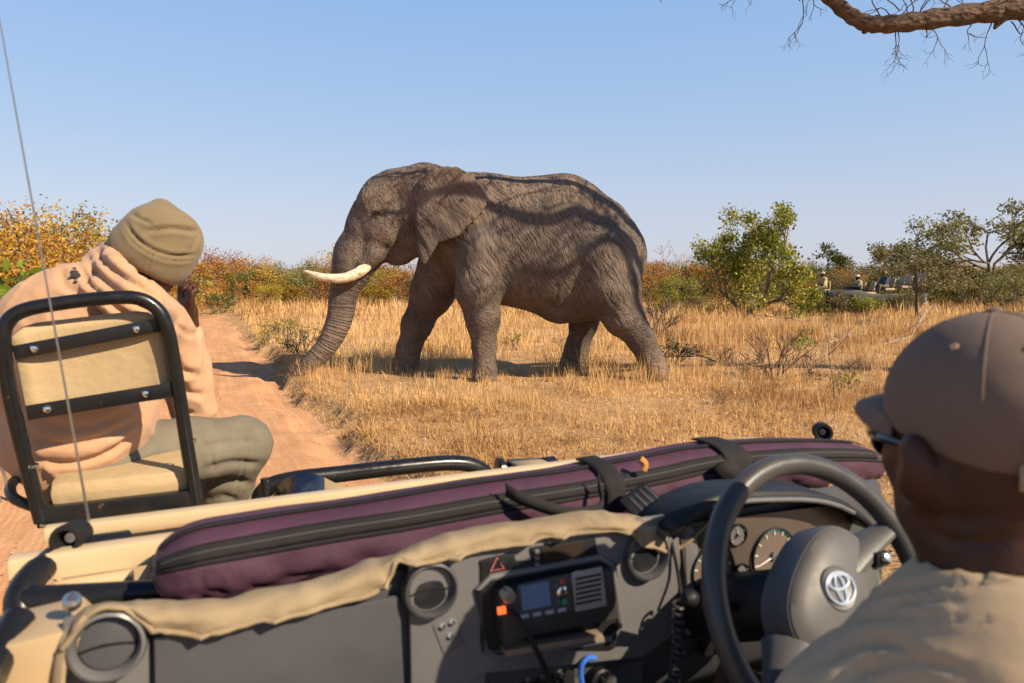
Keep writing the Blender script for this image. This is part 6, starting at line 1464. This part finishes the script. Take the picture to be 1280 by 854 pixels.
    MB().tube(arc, .0042, 8).build('opening_trim', CAPTRIM, cap)
    MB().lathe([(.008, -.002), (.007, .003), (.001, .005)], Vector(Q(0, -.006, .1305)) - Vector(org), u, 12, False).build('top_button', CAPM, cap)
    for a in (-.9, 0.0, .9, 2.2, -2.2):
        ln = [Vector(Q(math.sin(a) * .0915 * math.cos(t), -.006 - math.cos(a) * .112 * math.cos(t), .032 + .099 * math.sin(t))) - Vector(org) for t in np.linspace(.15 if abs(a) > .5 else .55, 1.5, 12)]
        MB().tube(ln, .0011, 5).build('seam', CAPM, cap)
    for a in (-1.25, -.45):
        p = Vector(Q(math.sin(a) * .0915 * math.cos(.75), -.006 - math.cos(a) * .112 * math.cos(.75), .032 + .099 * math.sin(.75))) - Vector(org); MB().lathe([(.004, -.001), (.004, .001), (.0018, .0015), (.0016, -.001)], p, p - (Vector(C) - Vector(org)), 12, False).build('eyelet', CAPTRIM, cap)
    # white embroidery on the back of the crown
    wt = pm('white_thread', (0.75, 0.72, 0.68), rough=0.8)
    sq = []
    for t in np.linspace(0, 1, 30):
        a = -.28 + .42 * t; h = .62 + .055 * math.sin(t * 17); sq.append(Vector(Q(math.sin(a) * .092 * math.cos(h), -.006 - math.cos(a) * .1125 * math.cos(h), .032 + .0995 * math.sin(h))) - Vector(org))
    MB().tube(sq, .0026, 6).build('embroidery', wt, cap)
    # sunglasses
    sg = MB()
    for sd in (-1, 1):
        sg.lathe([(.024, -.002), (.026, .0), (.024, .003), (.001, .004)], Vector(Q(sd * .034, .110, -.012)) - Vector(org), f + r * sd * .25, 18, False)
        sg.tube(spline([tuple(Vector(Q(sd * .058, .104, -.006)) - Vector(org)), tuple(Vector(Q(sd * .080, .06, -.002)) - Vector(org)), tuple(Vector(Q(sd * .088, .0, -.002)) - Vector(org)), tuple(Vector(Q(sd * .086, -.018, -.018)) - Vector(org))], 5), [.006] * 8 + [.0045] * 8, 8)
    sg.build('sunglasses', pm('gloss_black', (0.012, 0.011, 0.012), rough=0.12, rvar=0.03), W)
    tag(W, 'person at the steering wheel in khaki shirt, taupe cap and sunglasses', 'person')
tracker(); driver()
# ------------------------------------------------------------------ the second safari vehicle, across the field
def far_vehicle():
    Y = 36.0; X0 = (1088 - 640) / FPX * Y; gz = G_FIELD
    V = empty('safari_truck', (X0, Y, gz), math.radians(6))
    olive = pm('olive_paint', (0.030, 0.027, 0.021), (0.022, 0.020, 0.016), scale=3, rough=0.5); cream = pm('far_cream_vinyl', (0.40, 0.31, 0.19), rough=0.7)
    # faces left (-x)
    b = MB()
    prof = [(-2.55, .55), (-2.6, .75), (-2.55, 1.0), (-1.5, 1.12), (-1.35, 1.15), (-1.1, 1.12), (-0.55, 0.95), (2.55, 0.98), (2.6, .6), (2.35, .5), (-2.4, .45)]
    b.prism(prof, (0, .85, 0), (1, 0, 0), (0, 0, 1), 1.7); link('body', bevel_me(b.mesh('body'), 0.04), olive, V)
    for x in (-1.75, 1.45):
        for y in (-.78, .78):
            w = MB().lathe([(0.2, -.11), (0.38, -.11), (0.41, -.08), (0.41, .08), (0.38, .11), (0.2, .11)], (x, y, .40), (0, 1, 0), 24).build('wheel', RUBBER, V)
            MB().lathe([(0.02, .06), (.15, .03), (.21, .115)], (x, y, .40), (0, 1 if y > 0 else -1, 0), 20, True).build('rim', olive, w)
        MB().tube([(x + math.cos(a) * .50, -.88, .42 + math.sin(a) * .50) for a in np.linspace(0.05, 3.1, 12)], .035, 6).build('wheel_arch', olive, V)
    MB().tube(spline([(-2.72, -.6, .5), (-2.72, -.6, 1.05), (-2.72, -.5, 1.12), (-2.72, .5, 1.12), (-2.72, .6, 1.05), (-2.72, .6, .5)], 4), .035, 8).build('bull_bar', STEEL, V)
    MB().box((2.45, -.55, .62), (.28, .5, .42), bevel=.03).build('rear_locker', cream, V)
    MB().box((-1.05, 0, 1.22), (.06, 1.4, .18), bevel=.02).build('dash', BLACKP, V)
    MB().tube([(-.62 + math.cos(a) * .02, .42 + math.cos(a) * .18, 1.28 + math.sin(a) * .18) for a in np.linspace(0, 6.28, 20)[:-1]], .015, 6, closed=True).build('steering_wheel', BLACKP, V)
    # seat rows, each a step higher
    for (x, zb, n) in ((-0.25, .98, 2), (0.75, 1.18, 3), (1.62, 1.30, 3), (2.42, 1.42, 3)):
        r = MB().box((x - .22, 0, zb), (.5, 1.5, .12), bevel=.03).build('seat_bench', cream, V)
        for k in range(n):
            y = (k - (n - 1) / 2) * (.5 if n == 3 else .8)
            MB().box((x + .06, y, zb + .34), (.07, .40, .46), Matrix.Rotation(math.radians(10), 4, 'Y'), .03).build('backrest', cream, r)
            MB().box((x + .115, y, zb + .30), (.03, .32, .16), Matrix.Rotation(math.radians(10), 4, 'Y'), .01).build('back_bracket', STEEL, r)
        MB().tube([(x + .16, -.78, zb - .2), (x + .16, -.78, zb + .42), (x + .16, .78, zb + .42), (x + .16, .78, zb - .2)], .025, 6).build('rail', STEEL, r)
    # tracker's seat over the bull bar
    s = MB().box((-2.78, -.35, 1.14), (.38, .42, .08), bevel=.02).build('tracker_seat', cream, V); MB().box((-2.58, -.35, 1.38), (.06, .42, .42), bevel=.02).build('backrest', cream, s); MB().tube([(-2.78, -.35, 1.1), (-2.70, -.35, .8)], .03, 6).build('post', STEEL, s)
    tag(V, 'far olive open safari truck with rows of cream seats, half hidden by branches', 'vehicle')
    return V
def far_person(x, y, z, shirt, hat, label, lean=0.05):
    """seated figure facing -x; (x, y, z) is the seat under the hips, in the truck's frame"""
    a = math.radians(6); p = np.array([FAR.location.x + x * math.cos(a) - y * math.sin(a), FAR.location.y + x * math.sin(a) + y * math.cos(a), FAR.location.z + z])
    W = empty('person', tuple(p), a); S = SDF(0.022)
    C = np.array([-.06 - lean, 0, .72]); head_sdf(S, C, Vector((-1, 0, -.05)), Vector((0, 0, 1)), 1.0, .02)
    S.chain([C + np.array([.02, 0, -.08]), (-lean * .8, 0, .54)], [.06, .06], .03); S.chain([(-lean * .8, 0, .5), (0, 0, .08)], [.11, .12], .05)
    for sd in (-1, 1):
        S.chain([(-lean, sd * .18, .48), (-.10 - lean, sd * .23, .24), (-.36, sd * .16, .16)], [.05, .042, .03], .02); hand(S, (-.36, sd * .16, .16), (-1, 0, -.1), (0, 1, 0), .4, 1.1)
        S.chain([(0, sd * .09, .08), (-.42, sd * .12, .10), (-.45, sd * .12, -.26)], [.08, .06, .045], .03); S.cap((-.45, sd * .12, -.28), (-.60, sd * .12, -.30), .045, .04, .02)
    finish(S, 'body', SKIN, W, None, 1)
    S = SDF(0.022); S.chain([(-lean * .8, 0, .44), (0, 0, .10)], [.17, .165], .06); S.chain([(-lean, -.18, .48), (-lean, .18, .48)], [.085, .085], .06)
    for sd in (-1, 1): S.chain([(-lean, sd * .18, .48), (-.10 - lean, sd * .23, .24)], [.08, .068], .04)
    finish(S, 'shirt', shirt, W, None, 1)
    S = SDF(0.022)
    for sd in (-1, 1): S.chain([(0, sd * .09, .08), (-.42, sd * .12, .10), (-.45, sd * .12, -.2)], [.11, .085, .07], .04)
    finish(S, 'trousers', TROUSER, W, None, 1)
    MB().lathe([(.16, 0), (.165, .006), (.11, .02), (.105, .06), (.09, .10), (.001, .115)], C + np.array([0, 0, .045]), (0.05, 0, 1), 20, False).build('hat', hat, W)
    tag(W, label, 'person'); return W
FAR = far_vehicle()
_kh = denim('far_khaki', (0.46, 0.37, 0.20), (0.40, 0.31, 0.17)); _bl = denim('far_navy', (0.035, 0.05, 0.10), (0.025, 0.035, 0.07)); _wh = pm('far_white_hat', (0.70, 0.66, 0.60), rough=0.9)
far_person(-2.78, -.35, 1.20, _kh, _kh, 'person in khaki perched on the far truck\'s front seat')
far_person(-0.42, .40, 1.06, _kh, _wh, 'person in khaki driving the far truck')
far_person(0.42, -.50, 1.26, _bl, _wh, 'person in navy shirt and pale hat in the far truck')
